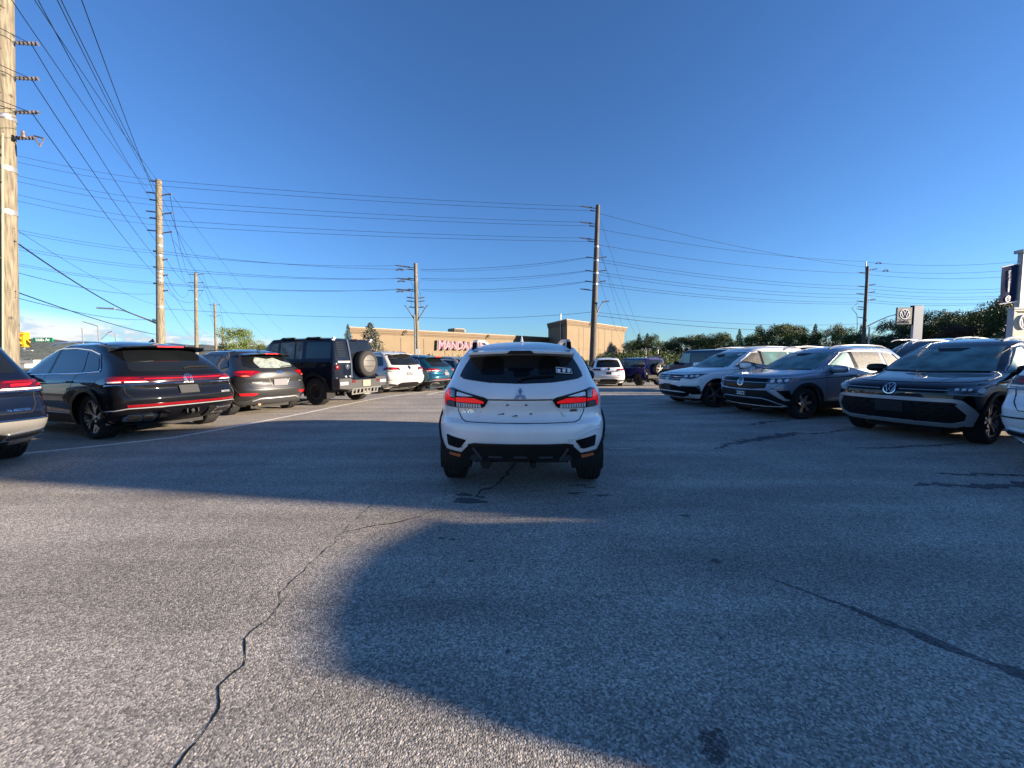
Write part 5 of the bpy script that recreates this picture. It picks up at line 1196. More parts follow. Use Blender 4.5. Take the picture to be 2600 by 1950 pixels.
    c.doors([((2.40,.40),(2.48,1.08)),((1.42,.38),(1.44,1.10)),((.55,.75),(.42,1.12))],0,0)
    c.strip('shoulder_line',[(3.3,.92),(1.5,.93),(.6,.97),(-.3,.98),(-.8,.96)],'left',pm,r=.016,off=-.008,both=True)
    c.arches(.06,off=.024,m=M['gloss'] if low=='black' else M['plastic']); c.both('sill_trim',[(.50,.27),(2.45,.27),(2.45,.42),(.50,.42)],'left',M['plastic'],off=.018); c.strip('sill_chrome',[(.52,.44),(2.42,.44)],'left',M['satin'],r=.012,off=.012,both=True)
    c.rails(.1,1.9,.66,lambda x:1.665-.03*abs(x-1),M['satin'] if low!='black' else M['chrome'],h=.03,r=.013)
    c.fin(.05,1.69,M['gloss'],.07); c.mirror(2.36,1.08,pm if low!='black' else M['gloss'],size=(.2,.17,.17)); c.handles([1.55,.55],.985,pm)
    c.patch('headlamp',[(.5,.86),(1.1,.88),(1.1,.94),(.5,.92)],'front',M['lamp_clear'],off=.01); c.patch('headlamp',[(-.5,.86),(-1.1,.88),(-1.1,.94),(-.5,.92)],'front',M['lamp_clear'],off=.01); c.patch('grille',rect(-.6,.6,.5,.88,.05),'front',M['gloss'],off=.008)
    c.wheels('y' if low=='black' else 'twin',True,5)
    return c
S_ATL=spec(5.10,1.99,1.78,2.98,1.15,.77,
 rear=[(.26,-.70),(.40,-1.0),(.55,-1.12),(.72,-1.15),(.80,-1.10),(.90,-1.06),(1.0,-1.075),(1.12,-1.03),(1.22,-.95),(1.45,-.72),(1.62,-.52),(1.70,-.40)],
 front=[(.26,3.68),(.45,3.86),(.75,3.90),(.95,3.80),(1.05,3.45),(1.12,2.95),(1.18,2.60),(1.38,2.20),(1.56,1.80),(1.70,1.45)],
 width=[(.26,.92),(.42,.965),(.65,.985),(.90,.97),(1.03,.945),(1.13,.90),(1.25,.85),(1.5,.765),(1.70,.68)],zt=1.70,crown=.08,rr=[(.26,.45),(.8,.36),(1.1,.36),(1.7,.32)],rf=.65,tw=.25)
def build_atlas(label,loc,head,pm,bumper=None,plate='plate',group=None,win='glass',scale=None,fade=False):
    c=Car('parked_car',label,'SUV',S_ATL,loc,head,pm,group,step=.09)
    c.patch('rear_window',[(-.72,1.20),(0,1.185),(.72,1.20),(.75,1.23),(.68,1.50),(.60,1.625),(0,1.64),(-.60,1.625),(-.68,1.50),(-.75,1.23)],'rear',M[win],off=.004)
    c.strip('rear_wiper',[(0,1.22),(-.1,1.245),(-.42,1.24)],'rear',M['plastic'],r=.012,off=.02)
    c.spoiler([(-.42,-.60,.60,1.655),(-.44,-.68,.30,1.68),(-.44,-.70,0,1.685),(-.44,-.68,-.30,1.68),(-.42,-.60,-.60,1.655)],pm,.03)
    b=B(); b.box((-.695,0,1.657),(.03,.36,.018)); b.build('high_brake_light',M['red_dark'],c.root)
    for sg in (1,-1):
        f=lambda l:[(sg*a,b) for a,b in l]
        L_=c.patch('tail_lamp',f(rounded([(.46,1.01),(.52,1.10),(.90,1.115),(1.12,1.10),(1.22,1.05),(1.20,.985),(.95,.98),(.52,.985)],.02)),'rear',M['red_dark'],off=.014,step=.07)
        c.patch('red_lens',f([(.55,1.07),(.58,1.09),(1.08,1.095),(1.14,1.06),(1.16,1.02),(1.12,1.02),(1.08,1.07)]),'rear',M['red'],off=.019,parent=L_)
        c.patch('red_lens',f([(.62,1.03),(.80,1.035),(.85,1.06),(.62,1.055)]),'rear',M['red_bright'],off=.019,parent=L_); c.patch('red_lens',f([(.90,1.03),(1.06,1.03),(1.04,1.055),(.92,1.055)]),'rear',M['red_bright'],off=.019,parent=L_)
        c.patch('clear_lens',f([(.52,.99),(.54,1.008),(1.12,1.005),(1.12,.988)]),'rear',M['white_lens'],off=.019,parent=L_)
    c.strip('chrome_strip',[(1.22,.955),(.9,.965),(0,.975),(-.9,.965),(-1.22,.955)],'rear',M['chrome'],r=.013,off=.010)
    vwlogo(c,'rear',1.09,.075)
    c.decal('model_badge',text2d('ATLAS',.040,.001),'rear',(.62,.90),M['chrome'],off=.006); c.decal('trim_badge',text2d('V6 4MOTION',.036,.001),'rear',(-.66,.74),M['chrome'],off=.006)
    c.strip('tailgate_gap',[(.86,1.0),(.85,.80),(.78,.705),(0,.70),(-.78,.705),(-.85,.80),(-.86,1.0)],'rear',M['seam'],r=.006)
    if plate: plate_rect(c,'rear',0,.84,plate)
    lowm=bumper or pm
    c.patch('rear_bumper_lower',[(-1.5,.27),(-1.5,.56),(-1.2,.60),(0,.61),(1.2,.60),(1.5,.56),(1.5,.27)],'rear',lowm,off=.010)
    c.strip('bumper_trim',[(1.5,.575),(1.2,.615),(0,.625),(-1.2,.615),(-1.5,.575)],'rear',M['chrome'] if bumper else M['gloss'],r=.009,off=.012)
    c.patch('rear_valance',rounded([(-.66,.268),(-.58,.43),(-.40,.50),(.40,.50),(.58,.43),(.66,.268)],.03),'rear',M['plastic'],off=.022)
    for sg in (1,-1):
        f=lambda l:[(sg*a,b) for a,b in l]
        o=c.patch('exhaust_trim',f(rounded([(.52,.36),(.98,.39),(1.0,.45),(.94,.48),(.56,.45)],.02)),'rear',M['chrome'],off=.028); c.patch('exhaust_opening',f(rounded([(.56,.385),(.94,.41),(.92,.455),(.60,.43)],.01)),'rear',M['hole'],off=.033,parent=o)
    panes=[[(2.40,1.12),(1.55,1.13),(1.55,1.57),(1.72,1.55),(2.04,1.36)],[(1.47,1.13),(.50,1.14),(.48,1.58),(1.47,1.585)],[(.42,1.14),(-.50,1.18),(-.30,1.54),(.40,1.58)]]
    c.side_glass(panes,M['glass_side'],([(2.48,1.10),(-.55,1.15),(-.32,1.57),(.5,1.62),(1.55,1.61),(1.76,1.57),(2.08,1.38),(2.48,1.10)],M['chrome']),.010)
    c.patch('windscreen',[(-.78,1.19),(.78,1.19),(.66,1.63),(-.66,1.63)],'front',M['glass'],off=.004)
    c.doors([((2.45,.40),(2.55,1.1)),((1.5,.38),(1.51,1.12)),((.55,.75),(.46,1.14))],0,0)
    c.arches(.055,off=.022,m=M['plastic'] if bumper or pm is not M['white'] else M['white']); c.both('sill_trim',[(.50,.27),(2.45,.27),(2.45,.42),(.50,.42)],'left',M['plastic'],off=.018)
    c.rails(-.2,1.9,.70,lambda x:1.72-.03*abs(x-.9),M['satin'],h=.05,r=.017); c.fin(-.1,1.74,pm,.06); c.mirror(2.28,1.10,pm,size=(.2,.17,.18)); c.handles([1.65,.62],1.0,pm)
    c.patch('headlamp',[(.5,.86),(1.1,.88),(1.1,.96),(.5,.94)],'front',M['lamp_clear'],off=.01); c.patch('headlamp',[(-.5,.86),(-1.1,.88),(-1.1,.96),(-.5,.94)],'front',M['lamp_clear'],off=.01); c.patch('grille',rect(-.6,.6,.5,.92,.05),'front',M['gloss'],off=.008)
    c.wheels('twin',True,5); 
    return c
def at(x,y,dz=0): return (x,y,zg(x,y)+dz)
build_acs('x','glossy black coupe-style SUV with full-width red light bar, rear toward the lot',at(-6.85,7.48),159.6,M['black'],'black')
nav=build_atlas('black-blue SUV with silver lower bumper cut off at the left edge',at(-7.38,4.62),158,M['navy'],M['bumper_silver'],None)
# ------------------------------------------------ grey compact SUV
S_TUC=spec(4.475,1.85,1.65,2.67,.90,.69,
 rear=[(.24,-.55),(.34,-.76),(.50,-.86),(.62,-.89),(.70,-.87),(.78,-.845),(.92,-.87),(1.03,-.86),(1.12,-.79),(1.28,-.58),(1.44,-.34),(1.55,-.18)],
 front=[(.24,3.35),(.4,3.50),(.7,3.56),(.9,3.46),(.98,3.2),(1.05,2.75),(1.10,2.40),(1.3,2.02),(1.45,1.70),(1.56,1.35)],
 width=[(.24,.85),(.4,.895),(.62,.915),(.85,.90),(.98,.875),(1.07,.83),(1.16,.78),(1.35,.69),(1.55,.58)],zt=1.55,crown=.075,rr=[(.24,.5),(.8,.5),(1.05,.55),(1.55,.42)],rf=.62,tw=.23,a=2.3)
def build_tucson():
    c=Car('parked_car','dark grey metallic SUV between the glossy black SUV and the boxy off-roader','SUV',S_TUC,at(-6.62,10.18),154.6,M['grey'])
    c.patch('rear_window',[(-.60,1.155),(0,1.125),(.60,1.155),(.68,1.19),(.70,1.22),(.60,1.36),(.50,1.455),(0,1.475),(-.50,1.455),(-.60,1.36),(-.70,1.22),(-.68,1.19)],'rear',M['glass'],off=.004)
    c.patch('window_cover_sheet',rounded([(.40,1.15),(.42,1.30),(.30,1.41),(.05,1.36),(-.12,1.40),(-.30,1.30),(-.52,1.25),(-.50,1.18),(0,1.14)],.04),'rear',mat('crumpled_sheet',(.33,.38,.35),.45,nscale=14,ncol=(.12,.15,.14)),off=.006)
    c.strip('rear_wiper',[(-.1,1.15),(-.2,1.17),(-.5,1.19)],'rear',M['plastic'],r=.011,off=.02)
    c.spoiler([(-.22,-.42,.58,1.475),(-.25,-.54,.48,1.50),(-.25,-.58,.25,1.52),(-.25,-.59,0,1.525),(-.25,-.58,-.25,1.52),(-.25,-.54,-.48,1.50),(-.22,-.42,-.58,1.475)],M['grey'],.03)
    b=B(); b.box((-.575,0,1.497),(.03,.34,.020)); b.build('high_brake_light',M['red_bright'],c.root)
    for sg in (1,-1):
        f=lambda l:[(sg*a,b) for a,b in l]
        L_=c.patch('tail_lamp',f([(.44,1.06),(.60,1.085),(.85,1.09),(1.12,1.04),(1.18,1.02),(1.05,.985),(.82,.935),(.70,.935),(.55,1.0),(.45,1.04)]),'rear',M['red'],off=.012)
        c.patch('red_lens',f([(.55,1.055),(.85,1.07),(1.02,1.045),(.85,1.03),(.62,1.03)]),'rear',M['red_bright'],off=.017,parent=L_); c.patch('amber_lens',f([(.66,.955),(.78,.945),(.86,.965),(.74,.98)]),'rear',mat('orange_lens',(.6,.14,.06),.15,coat=1),off=.017,parent=L_)
        c.patch('rear_reflector',f([(.52,.545),(.92,.555),(.88,.50),(.60,.49)]),'rear',M['red_bright'],off=.010)
        c.strip('bumper_crease',[(sg*1.12,.86),(sg*1.02,.68),(sg*.95,.58),(sg*.55,.40)],'rear',M['grey'],r=.008,off=.0)
    c.patch('emblem',rounded([(-.075,1.01),(.075,1.01),(.075,1.065),(-.075,1.065)],.03),'rear',M['chrome'],off=.008,step=1); c.decal('emblem_mark',text2d('H',.05,.002),'rear',(0,1.038),M['grey'],off=.010)
    c.decal('model_badge',text2d('TUCSON',.045,.002),'rear',(.52,.80),M['satin'],off=.005,sx=1.2); c.decal('trim_badge',text2d('AWD',.032,.001),'rear',(-.62,.80),M['satin'],off=.005)
    plate_rect(c,'rear',-.02,.79,'plate',.36,.17); c.strip('plate_recess_edge',[(-.26,.88),(-.20,.72),(.20,.72),(.26,.88)],'rear',M['satin'],r=.006,off=.002)
    c.strip('tailgate_gap',[(.80,.95),(.72,.80),(.64,.66),(0,.645),(-.64,.66),(-.72,.80),(-.80,.95)],'rear',M['seam'],r=.005)
    c.patch('rear_valance',[(-1.2,.26),(-1.2,.36),(-.75,.36),(-.55,.44),(.55,.44),(.75,.36),(1.2,.36),(1.2,.26),(0,.25)],'rear',mat('tucson_lower_grey',(.045,.047,.05),.5),off=.010)
    c.strip('valance_trim',[(-.60,.36),(-.45,.415),(.45,.415),(.60,.36)],'rear',M['satin'],r=.012,off=.014)
    c.side_glass([[(2.05,1.08),(1.30,1.09),(1.30,1.45),(1.46,1.43),(1.76,1.27)],[(1.22,1.09),(.38,1.12),(.36,1.45),(1.22,1.47)],[(.22,1.15),(-.06,1.19),(.0,1.28),(.20,1.38)]],M['glass_dust'],([(2.12,1.06),(.3,1.10),(-.12,1.18),(0,1.32),(.4,1.47),(1.3,1.48),(1.50,1.45),(1.80,1.28),(2.12,1.06)],M['gloss']),.008)
    c.patch('windscreen',[(-.7,1.12),(.7,1.12),(.56,1.50),(-.56,1.50)],'front',M['glass'],off=.004)
    c.doors([((2.2,.35),(2.22,1.06)),((1.26,.35),(1.26,1.08)),((.45,.7),(.30,1.1))],0,0); c.arches(.05,off=.018); c.both('sill_trim',[(.45,.25),(2.22,.25),(2.22,.36),(.45,.36)],'left',M['plastic'],off=.016)
    c.fin(-.05,1.585,M['grey'],.06); c.mirror(2.0,1.05,M['grey'],size=(.2,.16,.16)); c.handles([1.35,.48],.95,M['grey']); c.rails(-.05,1.6,.58,lambda x:1.575-.02*abs(x-.8),M['gloss'],h=.02,r=.010)
    c.patch('headlamp',[(.5,.8),(.95,.84),(.95,.92),(.5,.88)],'front',M['lamp_clear'],off=.01); c.patch('headlamp',[(-.5,.8),(-.95,.84),(-.95,.92),(-.5,.88)],'front',M['lamp_clear'],off=.01); c.patch('grille',rect(-.4,.4,.5,.88,.05),'front',M['gloss'],off=.008)
    b=B(); b.tube([(-.35,.35,.27),(-.62,.38,.26)],.035,8); b.build('exhaust',mat('rusty_exhaust',(.30,.16,.09),.6,metal=.5),c.root,60)
    c.wheels('twin',True,5)
build_tucson()
# ------------------------------------------------ boxy off-roaders
S_GRE=spec(4.62,1.93,2.04,2.92,.78,.82,
 rear=[(.42,-.70),(.60,-.78),(1.2,-.78),(1.32,-.765),(1.7,-.70),(1.96,-.64)],
 front=[(.42,3.50),(.7,3.68),(1.0,3.68),(1.22,3.62),(1.28,3.2),(1.33,2.55),(1.6,2.38),(1.96,2.05)],
 width=[(.42,.86),(.6,.90),(1.0,.91),(1.26,.90),(1.36,.87),(1.6,.83),(1.90,.775),(1.96,.74)],zb=.42,zt=1.96,crown=.07,rr=.16,rf=.35,tw=.26,rimf=.55,b=3.2,a=3.2,kf=.03)
def build_grenadier():
    c=Car('parked_car','dark blue boxy off-roader with grey spare wheel cover and roof strips','off-roader',S_GRE,at(-5.47,12.28),159.7,M['deep_blue'])
    c.patch('rear_window',rect(.42,.74,1.38,1.88,.05),'rear',M['glass'],off=.004); c.patch('rear_window',rect(-.76,.22,1.36,1.90,.05),'rear',M['glass'],off=.004)
    for k in range(9): c.strip('window_louvre',[(.46,1.44+k*.05),(.70,1.44+k*.05)],'rear',M['plastic'],r=.006,off=.010)
    c.strip('door_gap',[(.32,.62),(.32,1.93)],'rear',M['seam'],r=.007); 
    b=B(); b.box((-.76,.55,1.28),(.06,.50,.05)); b.build('rear_step_bar',M['satin'],c.root)
    for s_ in (.30,): c.strip('ladder_rail',[(s_,.80),(s_,1.93)],'rear',mat('blue_frame',(.08,.10,.14),.4),r=.022,off=.03)
    b=B(); b.box((-.71,0,1.93),(.03,.26,.018)); b.build('high_brake_light',M['red_dark'],c.root)
    def lamp(s_,z,m,r,nm): 
        p,n=c.k.at('rear',s_,z); b=B(); b.lathe([(0,-.03),(r*.8,-.025),(r,0)],20,'x',Matrix.Translation(p)); b.build(nm,m,c.root,60)
    for s_ in (.78,-.74):
        lamp(s_,1.12,M['red'],.075,'tail_lamp'); lamp(s_,1.12,M['plate_cream'],.035,'lamp_centre')
    lamp(.42,1.14,M['lamp_clear'],.09,'fuel_flap'); lamp(.50,.84,M['satin'],.035,'bolt_cap'); lamp(.34,.84,M['satin'],.03,'bolt_cap')
    # bumper
    b=B(); b.prism(rounded([(-1.0,.52),(-1.0,.80),(-.55,.80),(-.5,.74),(.5,.74),(.55,.80),(1.0,.80),(1.0,.52),(.6,.47),(-.6,.47)],.03),-1.02,-.74,'yz'); b.build('rear_bumper',mat('bumper_grey',(.035,.036,.038),.5),c.root,40)
    for s_ in (.45,-.62): b=B(); b.box((-1.03,s_,.70),(.02,.12,.06)); b.build('rear_reflector',M['red'],c.root)
    b=B(); b.box((-1.03,.84,.66),(.02,.30,.09)); b.build('bumper_end_trim',M['satin'],c.root); b=B(); b.box((-1.03,-.84,.66),(.02,.30,.09)); b.build('bumper_end_trim',M['satin'],c.root)
    b=B(); b.box((-1.035,-.08,.63),(.015,.33,.19)); b.build('licence_plate',M['plate_cream'],c.root)
    # perforated skid plate
    b=B(); Sk=Matrix.Translation((-.98,-.12,.40))@Matrix.Rotation(R(-28),4,'Y')
    b.box((0,0,.09),(.015,1.25,.035),Sk); b.box((0,0,-.09),(.015,1.15,.04),Sk)
    for k in range(8): b.add([(-.007,-.56+k*.155,-.09),(-.007,-.50+k*.155,-.09),(-.007,-.44+k*.155,.09),(-.007,-.50+k*.155,.09),(.007,-.56+k*.155,-.09),(.007,-.50+k*.155,-.09),(.007,-.44+k*.155,.09),(.007,-.50+k*.155,.09)],[(0,1,2,3),(7,6,5,4),(0,4,5,1),(1,5,6,2),(2,6,7,3),(3,7,4,0)],Sk)
    b.build('skid_plate',mat('skid_steel',(.22,.22,.21),.45,metal=.4),c.root)
    b=B(); b.tube([(-.95,-.45,.42),(-.70,-.45,.55)],.02,6); b.tube([(-.95,.2,.42),(-.70,.2,.55)],.02,6); b.build('skid_bracket',M['plastic'],c.root)
    # spare wheel and cover
    Tm=Matrix.Translation((-.93,-.22,1.22))
    b=B(); b.lathe([(.18,.14),(.36,.14),(.405,.10),(.41,0),(.405,-.08),(.37,-.12),(.28,-.125),(.27,-.10),(.18,-.09)],44,'x',Tm); o=b.build('spare_wheel',M['rubber'],c.root,50)
    b=B(); b.lathe([(0,-.135),(.245,-.135),(.27,-.12),(.27,-.05)],44,'x',Tm); o2=b.build('spare_wheel_cover',mat('cover_grey',(.085,.083,.08),.55,nscale=4,namp=.15),o,40)
    for z in (.085,-.085): b=B(); b.box((-.14,0,z),(.014,.42,.012),Tm); b.build('cover_groove',M['seam'],o)
    b=B(); b.box((-.80,-.22,1.22),(.14,.28,.28)); b.build('spare_mount',M['plastic'],c.root)
    # sides
    c.side_glass([[(2.15,1.36),(1.52,1.36),(1.52,1.84),(2.02,1.84)],[(1.40,1.36),(.52,1.36),(.52,1.86),(1.40,1.86)],[(.36,1.38),(-.56,1.38),(-.54,1.86),(.36,1.86)]],[M['glass_dust'],M['glass_dust'],M['glass_side']],None)
    c.strip('window_divider',[(.80,1.36),(.80,1.86)],'left',M['plastic'],r=.014,off=.01,both=True)
    c.patch('windscreen',[(-.72,1.38),(.72,1.38),(.68,1.85),(-.68,1.85)],'front',M['glass'],off=.004)
    c.doors([((2.32,.6),(2.32,1.3)),((1.46,.5),(1.46,1.9)),((.44,.9),(.44,1.9)),((2.4,1.3),(2.1,1.93))],0,0)
    for z in (1.28,1.92): c.strip('body_crease',[(2.6 if z<1.5 else 2.1,z),(-.62,z)],'left',M['seam'],r=.006,off=0,both=True)
    for sg in (1,-1):
        for x in (.15,1.15): b=B(); b.box((x,sg*.74,2.0),(.50,.05,.035)); b.box((x,sg*.74,1.975),(.58,.09,.03)); o=b.build('roof_strip',M['plastic'],c.root); b=B(); b.box((x,sg*.768,2.0),(.22,.01,.012)); b.box((x,sg*.768,1.985),(.40,.008,.006)); b.build('strip_marking',M['satin'],o)
        for x,z in ((-.60,1.93),(-.64,1.97)): b=B(); b.box((x,sg*.77,z),(.05,.10,.05)); b.build('roof_corner_bracket',M['satin'],c.root)
    c.arches(.09,off=.045,m=M['plastic'],z0=.45); c.mirror(2.25,1.35,M['plastic'],size=(.16,.17,.22)); c.handles([1.55,.6],1.20,M['plastic'])
    for sg in (1,-1): b=B(); b.box((-.44,sg*.78,.34),(.02,.28,.26)); b.build('mud_flap',M['bumper_silver'] if sg<0 else M['plastic'],c.root)
    b=B(); b.tube([(-.5,.28,.45),(-.9,.30,.43)],.04,8); b.build('exhaust',M['chrome'],c.root,60)
    for sg in (1,-1): b=B(); b.lathe([(0,.03),(.09,.02),(.10,0)],20,'x',Matrix.Translation((3.68,sg*.62,1.02))); b.build('headlamp',M['white_lens'],c.root,60)
    c.patch('grille',rect(-.45,.45,.85,1.15,.03),'front',M['gloss'],off=.008); b=B(); b.box((3.78,0,.68),(.22,1.8,.24)); b.build('front_bumper',M['plastic'],c.root)
    c.wheels('steel',False,8)
build_grenadier()
S_JEE=spec(4.2,1.75,1.84,2.95,.68,.84,
 rear=[(.48,-.62),(.60,-.66),(1.1,-.66),(1.2,-.64),(1.5,-.58),(1.76,-.52)],
 front=[(.48,3.35),(.8,3.42),(1.08,3.40),(1.14,3.0),(1.18,2.45),(1.45,2.30),(1.76,2.02)],
 width=[(.48,.72),(.6,.78),(1.1,.79),(1.18,.77),(1.45,.74),(1.70,.70),(1.76,.66)],zb=.48,zt=1.76,crown=.05,rr=.12,rf=[(.48,.3),(1.1,.9),(1.2,.3),(1.76,.2)],tw=.27,rimf=.56,b=3.4,a=3.4,kf=.10)
def build_jeep(label,loc,head,pm,white_corner=True):
    S=dict(S_JEE); S['hw']=.90
    c=Car('parked_car',label,'off-roader',S,loc,head,pm,step=.1)
    c.patch('rear_window',rect(-.58,.58,1.22,1.66,.03),'rear',M['glass'],off=.004)
    # fenders
    for x in (0,S['WB']):
        for sg in (1,-1):
            b=B(); n=10; r0=.47; V=[]
            for i in range(n+1):
                t=R(8)+(PI-R(16))*i/n; 
                px,pz=x+(r0+.02)*math.cos(t)*1.08,.42+r0*math.sin(t)**.6*.98
                V+= [(px,sg*.72,pz),(px,sg*.945,pz-.02),(px,sg*.945,pz-.07),(px,sg*.72,pz-.05)]
            F=[]
            for i in range(n):
                for k in range(4): F.append((i*4+k,i*4+(k+1)%4,(i+1)*4+(k+1)%4,(i+1)*4+k))
            b.add(V,F); b.build('wheel_arch_flare',pm if pm is M['purple'] else M['plastic'],c.root,40)
    for sg in (1,-1):
        b=B(); b.box((-.665,sg*.70,1.0),(.05,.15,.24)); o=b.build('tail_lamp',M['plastic'],c.root); b=B(); b.box((-.695,sg*.70,1.03),(.02,.11,.13)); b.build('red_lens',M['red_dark'],o)
        if white_corner: b=B(); b.box((-.68,sg*.66,.82),(.04,.26,.14)); b.build('reflective_corner_panel',M['plate'],c.root)
        b=B(); b.box((-.60,sg*.55,1.78),(.10,.05,.05)); b.build('hinge',pm,c.root)
    b=B(); b.box((-.78,0,.62),(.20,1.55,.20)); b.box((-.70,0,.50),(.1,.6,.1)); b.build('rear_bumper',M['plastic'],c.root)
    Tm=Matrix.Translation((-.86,-.08,1.10)); b=B(); b.lathe([(.20,.12),(.37,.12),(.42,.06),(.42,-.07),(.37,-.12),(.27,-.11),(.22,-.02),(.22,.10)],40,'x',Tm); o=b.build('spare_wheel',M['rubber'],c.root,50)
    b=B(); 
    for i in range(5):
        a=2*PI*i/5; b.box((-.05,0,.12),(.04,.07,.24),Tm@Matrix.Rotation(a,4,'X'))
    b.lathe([(.225,-.07),(.265,-.115),(.275,-.10)],36,'x',Tm); b.build('spare_rim',M['bumper_silver'] if pm is M['purple'] else M['rim_dark'],o,40)
    b=B(); b.box((-.70,-.08,1.10),(.1,.2,.2)); b.build('spare_mount',M['plastic'],c.root)
    c.side_glass([[(2.20,1.20),(1.58,1.20),(1.58,1.64),(2.02,1.64)],[(1.46,1.20),(.72,1.20),(.72,1.65),(1.46,1.65)],[(.58,1.22),(-.42,1.22),(-.40,1.66),(.58,1.66)]],[M['glass_fog'] if not white_corner else M['glass_dust'],M['glass_side'],M['glass_side']],None)
    c.patch('windscreen',[(-.62,1.22),(.62,1.22),(.58,1.66),(-.58,1.66)],'front',M['glass'],off=.004)
    c.doors([((2.32,.6),(2.32,1.2)),((1.52,.55),(1.52,1.7)),((.65,.7),(.65,1.7))],0,0); c.strip('body_crease',[(2.3,1.16),(-.5,1.16)],'left',M['seam'],r=.006,both=True)
    b=B(); b.tube([(-.3,-.55,1.80),(-.3,-.55,1.88),(-.3,.55,1.88),(-.3,.55,1.80)],.02,6); b.build('roof_bar',pm,c.root)
    c.mirror(2.2,1.15,M['plastic'],size=(.14,.15,.18)); c.handles([1.62,.78],1.08,pm)
    for sg in (1,-1): b=B(); b.box((1.45,sg*.86,.45),(1.9,.10,.06)); b.build('side_step',M['plastic'],c.root); b=B(); b.lathe([(0,.03),(.09,.02),(.10,0)],20,'x',Matrix.Translation((3.40,sg*.50,.98))); b.build('headlamp',M['white_lens'],c.root,60)
    c.wheels('star',False,5)
    return c
build_jeep('purple soft-top style off-roader with spare wheel on its tailgate beside the far white SUV',at(8.86,25.2),110,M['purple'])
build_jeep('blue-grey boxy off-roader mostly hidden behind the white SUV of the right row',at(9.35,16.6),110,M['blue_grey'],False)
# ------------------------------------------------ other large SUVs
build_atlas('cream-lit white large SUV beside the dark blue boxy off-roader',at(-5.14,16.8),146.4,M['white_sunlit'])
build_acs('x','teal blue coupe-style SUV with grey cladding at the far end of the left row',at(-3.91,18.5),153.4,M['teal'],'grey')
build_atlas('silver SUV with red lamps half hidden between the teal SUV and the centre car',at(-3.05,21.8),152,M['silver_light'])
build_atlas('far white large SUV seen straight from behind to the right of the centre car',at(5.95,24.5),83,M['white'],None,'plate_dark')
build_atlas('white large SUV cut off by the right edge, left tail lamp showing',at(7.26,4.24),20,M['white'],None,None)
# ------------------------------------------------ front views, right row
def front_common(c,S,side_m,wind,panes,trim,zc,spec_):
    pass
S_TIG=spec(4.73,1.84,1.68,2.79,1.02,.71,
 rear=[(.24,-.70),(.4,-.95),(.6,-1.02),(.85,-.98),(1.05,-.96),(1.2,-.82),(1.45,-.56),(1.60,-.40)],
 front=[(.24,3.48),(.34,3.62),(.52,3.68),(.68,3.70),(.80,3.68),(.88,3.62),(.94,3.48),(1.0,3.12),(1.045,2.80),(1.09,2.55),(1.25,2.25),(1.42,1.92),(1.60,1.45)],
 width=[(.24,.86),(.4,.895),(.62,.91),(.82,.905),(.94,.89),(1.03,.86),(1.12,.82),(1.3,.73),(1.45,.66),(1.60,.58)],zt=1.60,crown=.075,rr=.4,rf=[(.24,.5),(.8,.5),(1.0,.62),(1.2,.50),(1.6,.40)],tw=.235,rimf=.74,kf=.05)
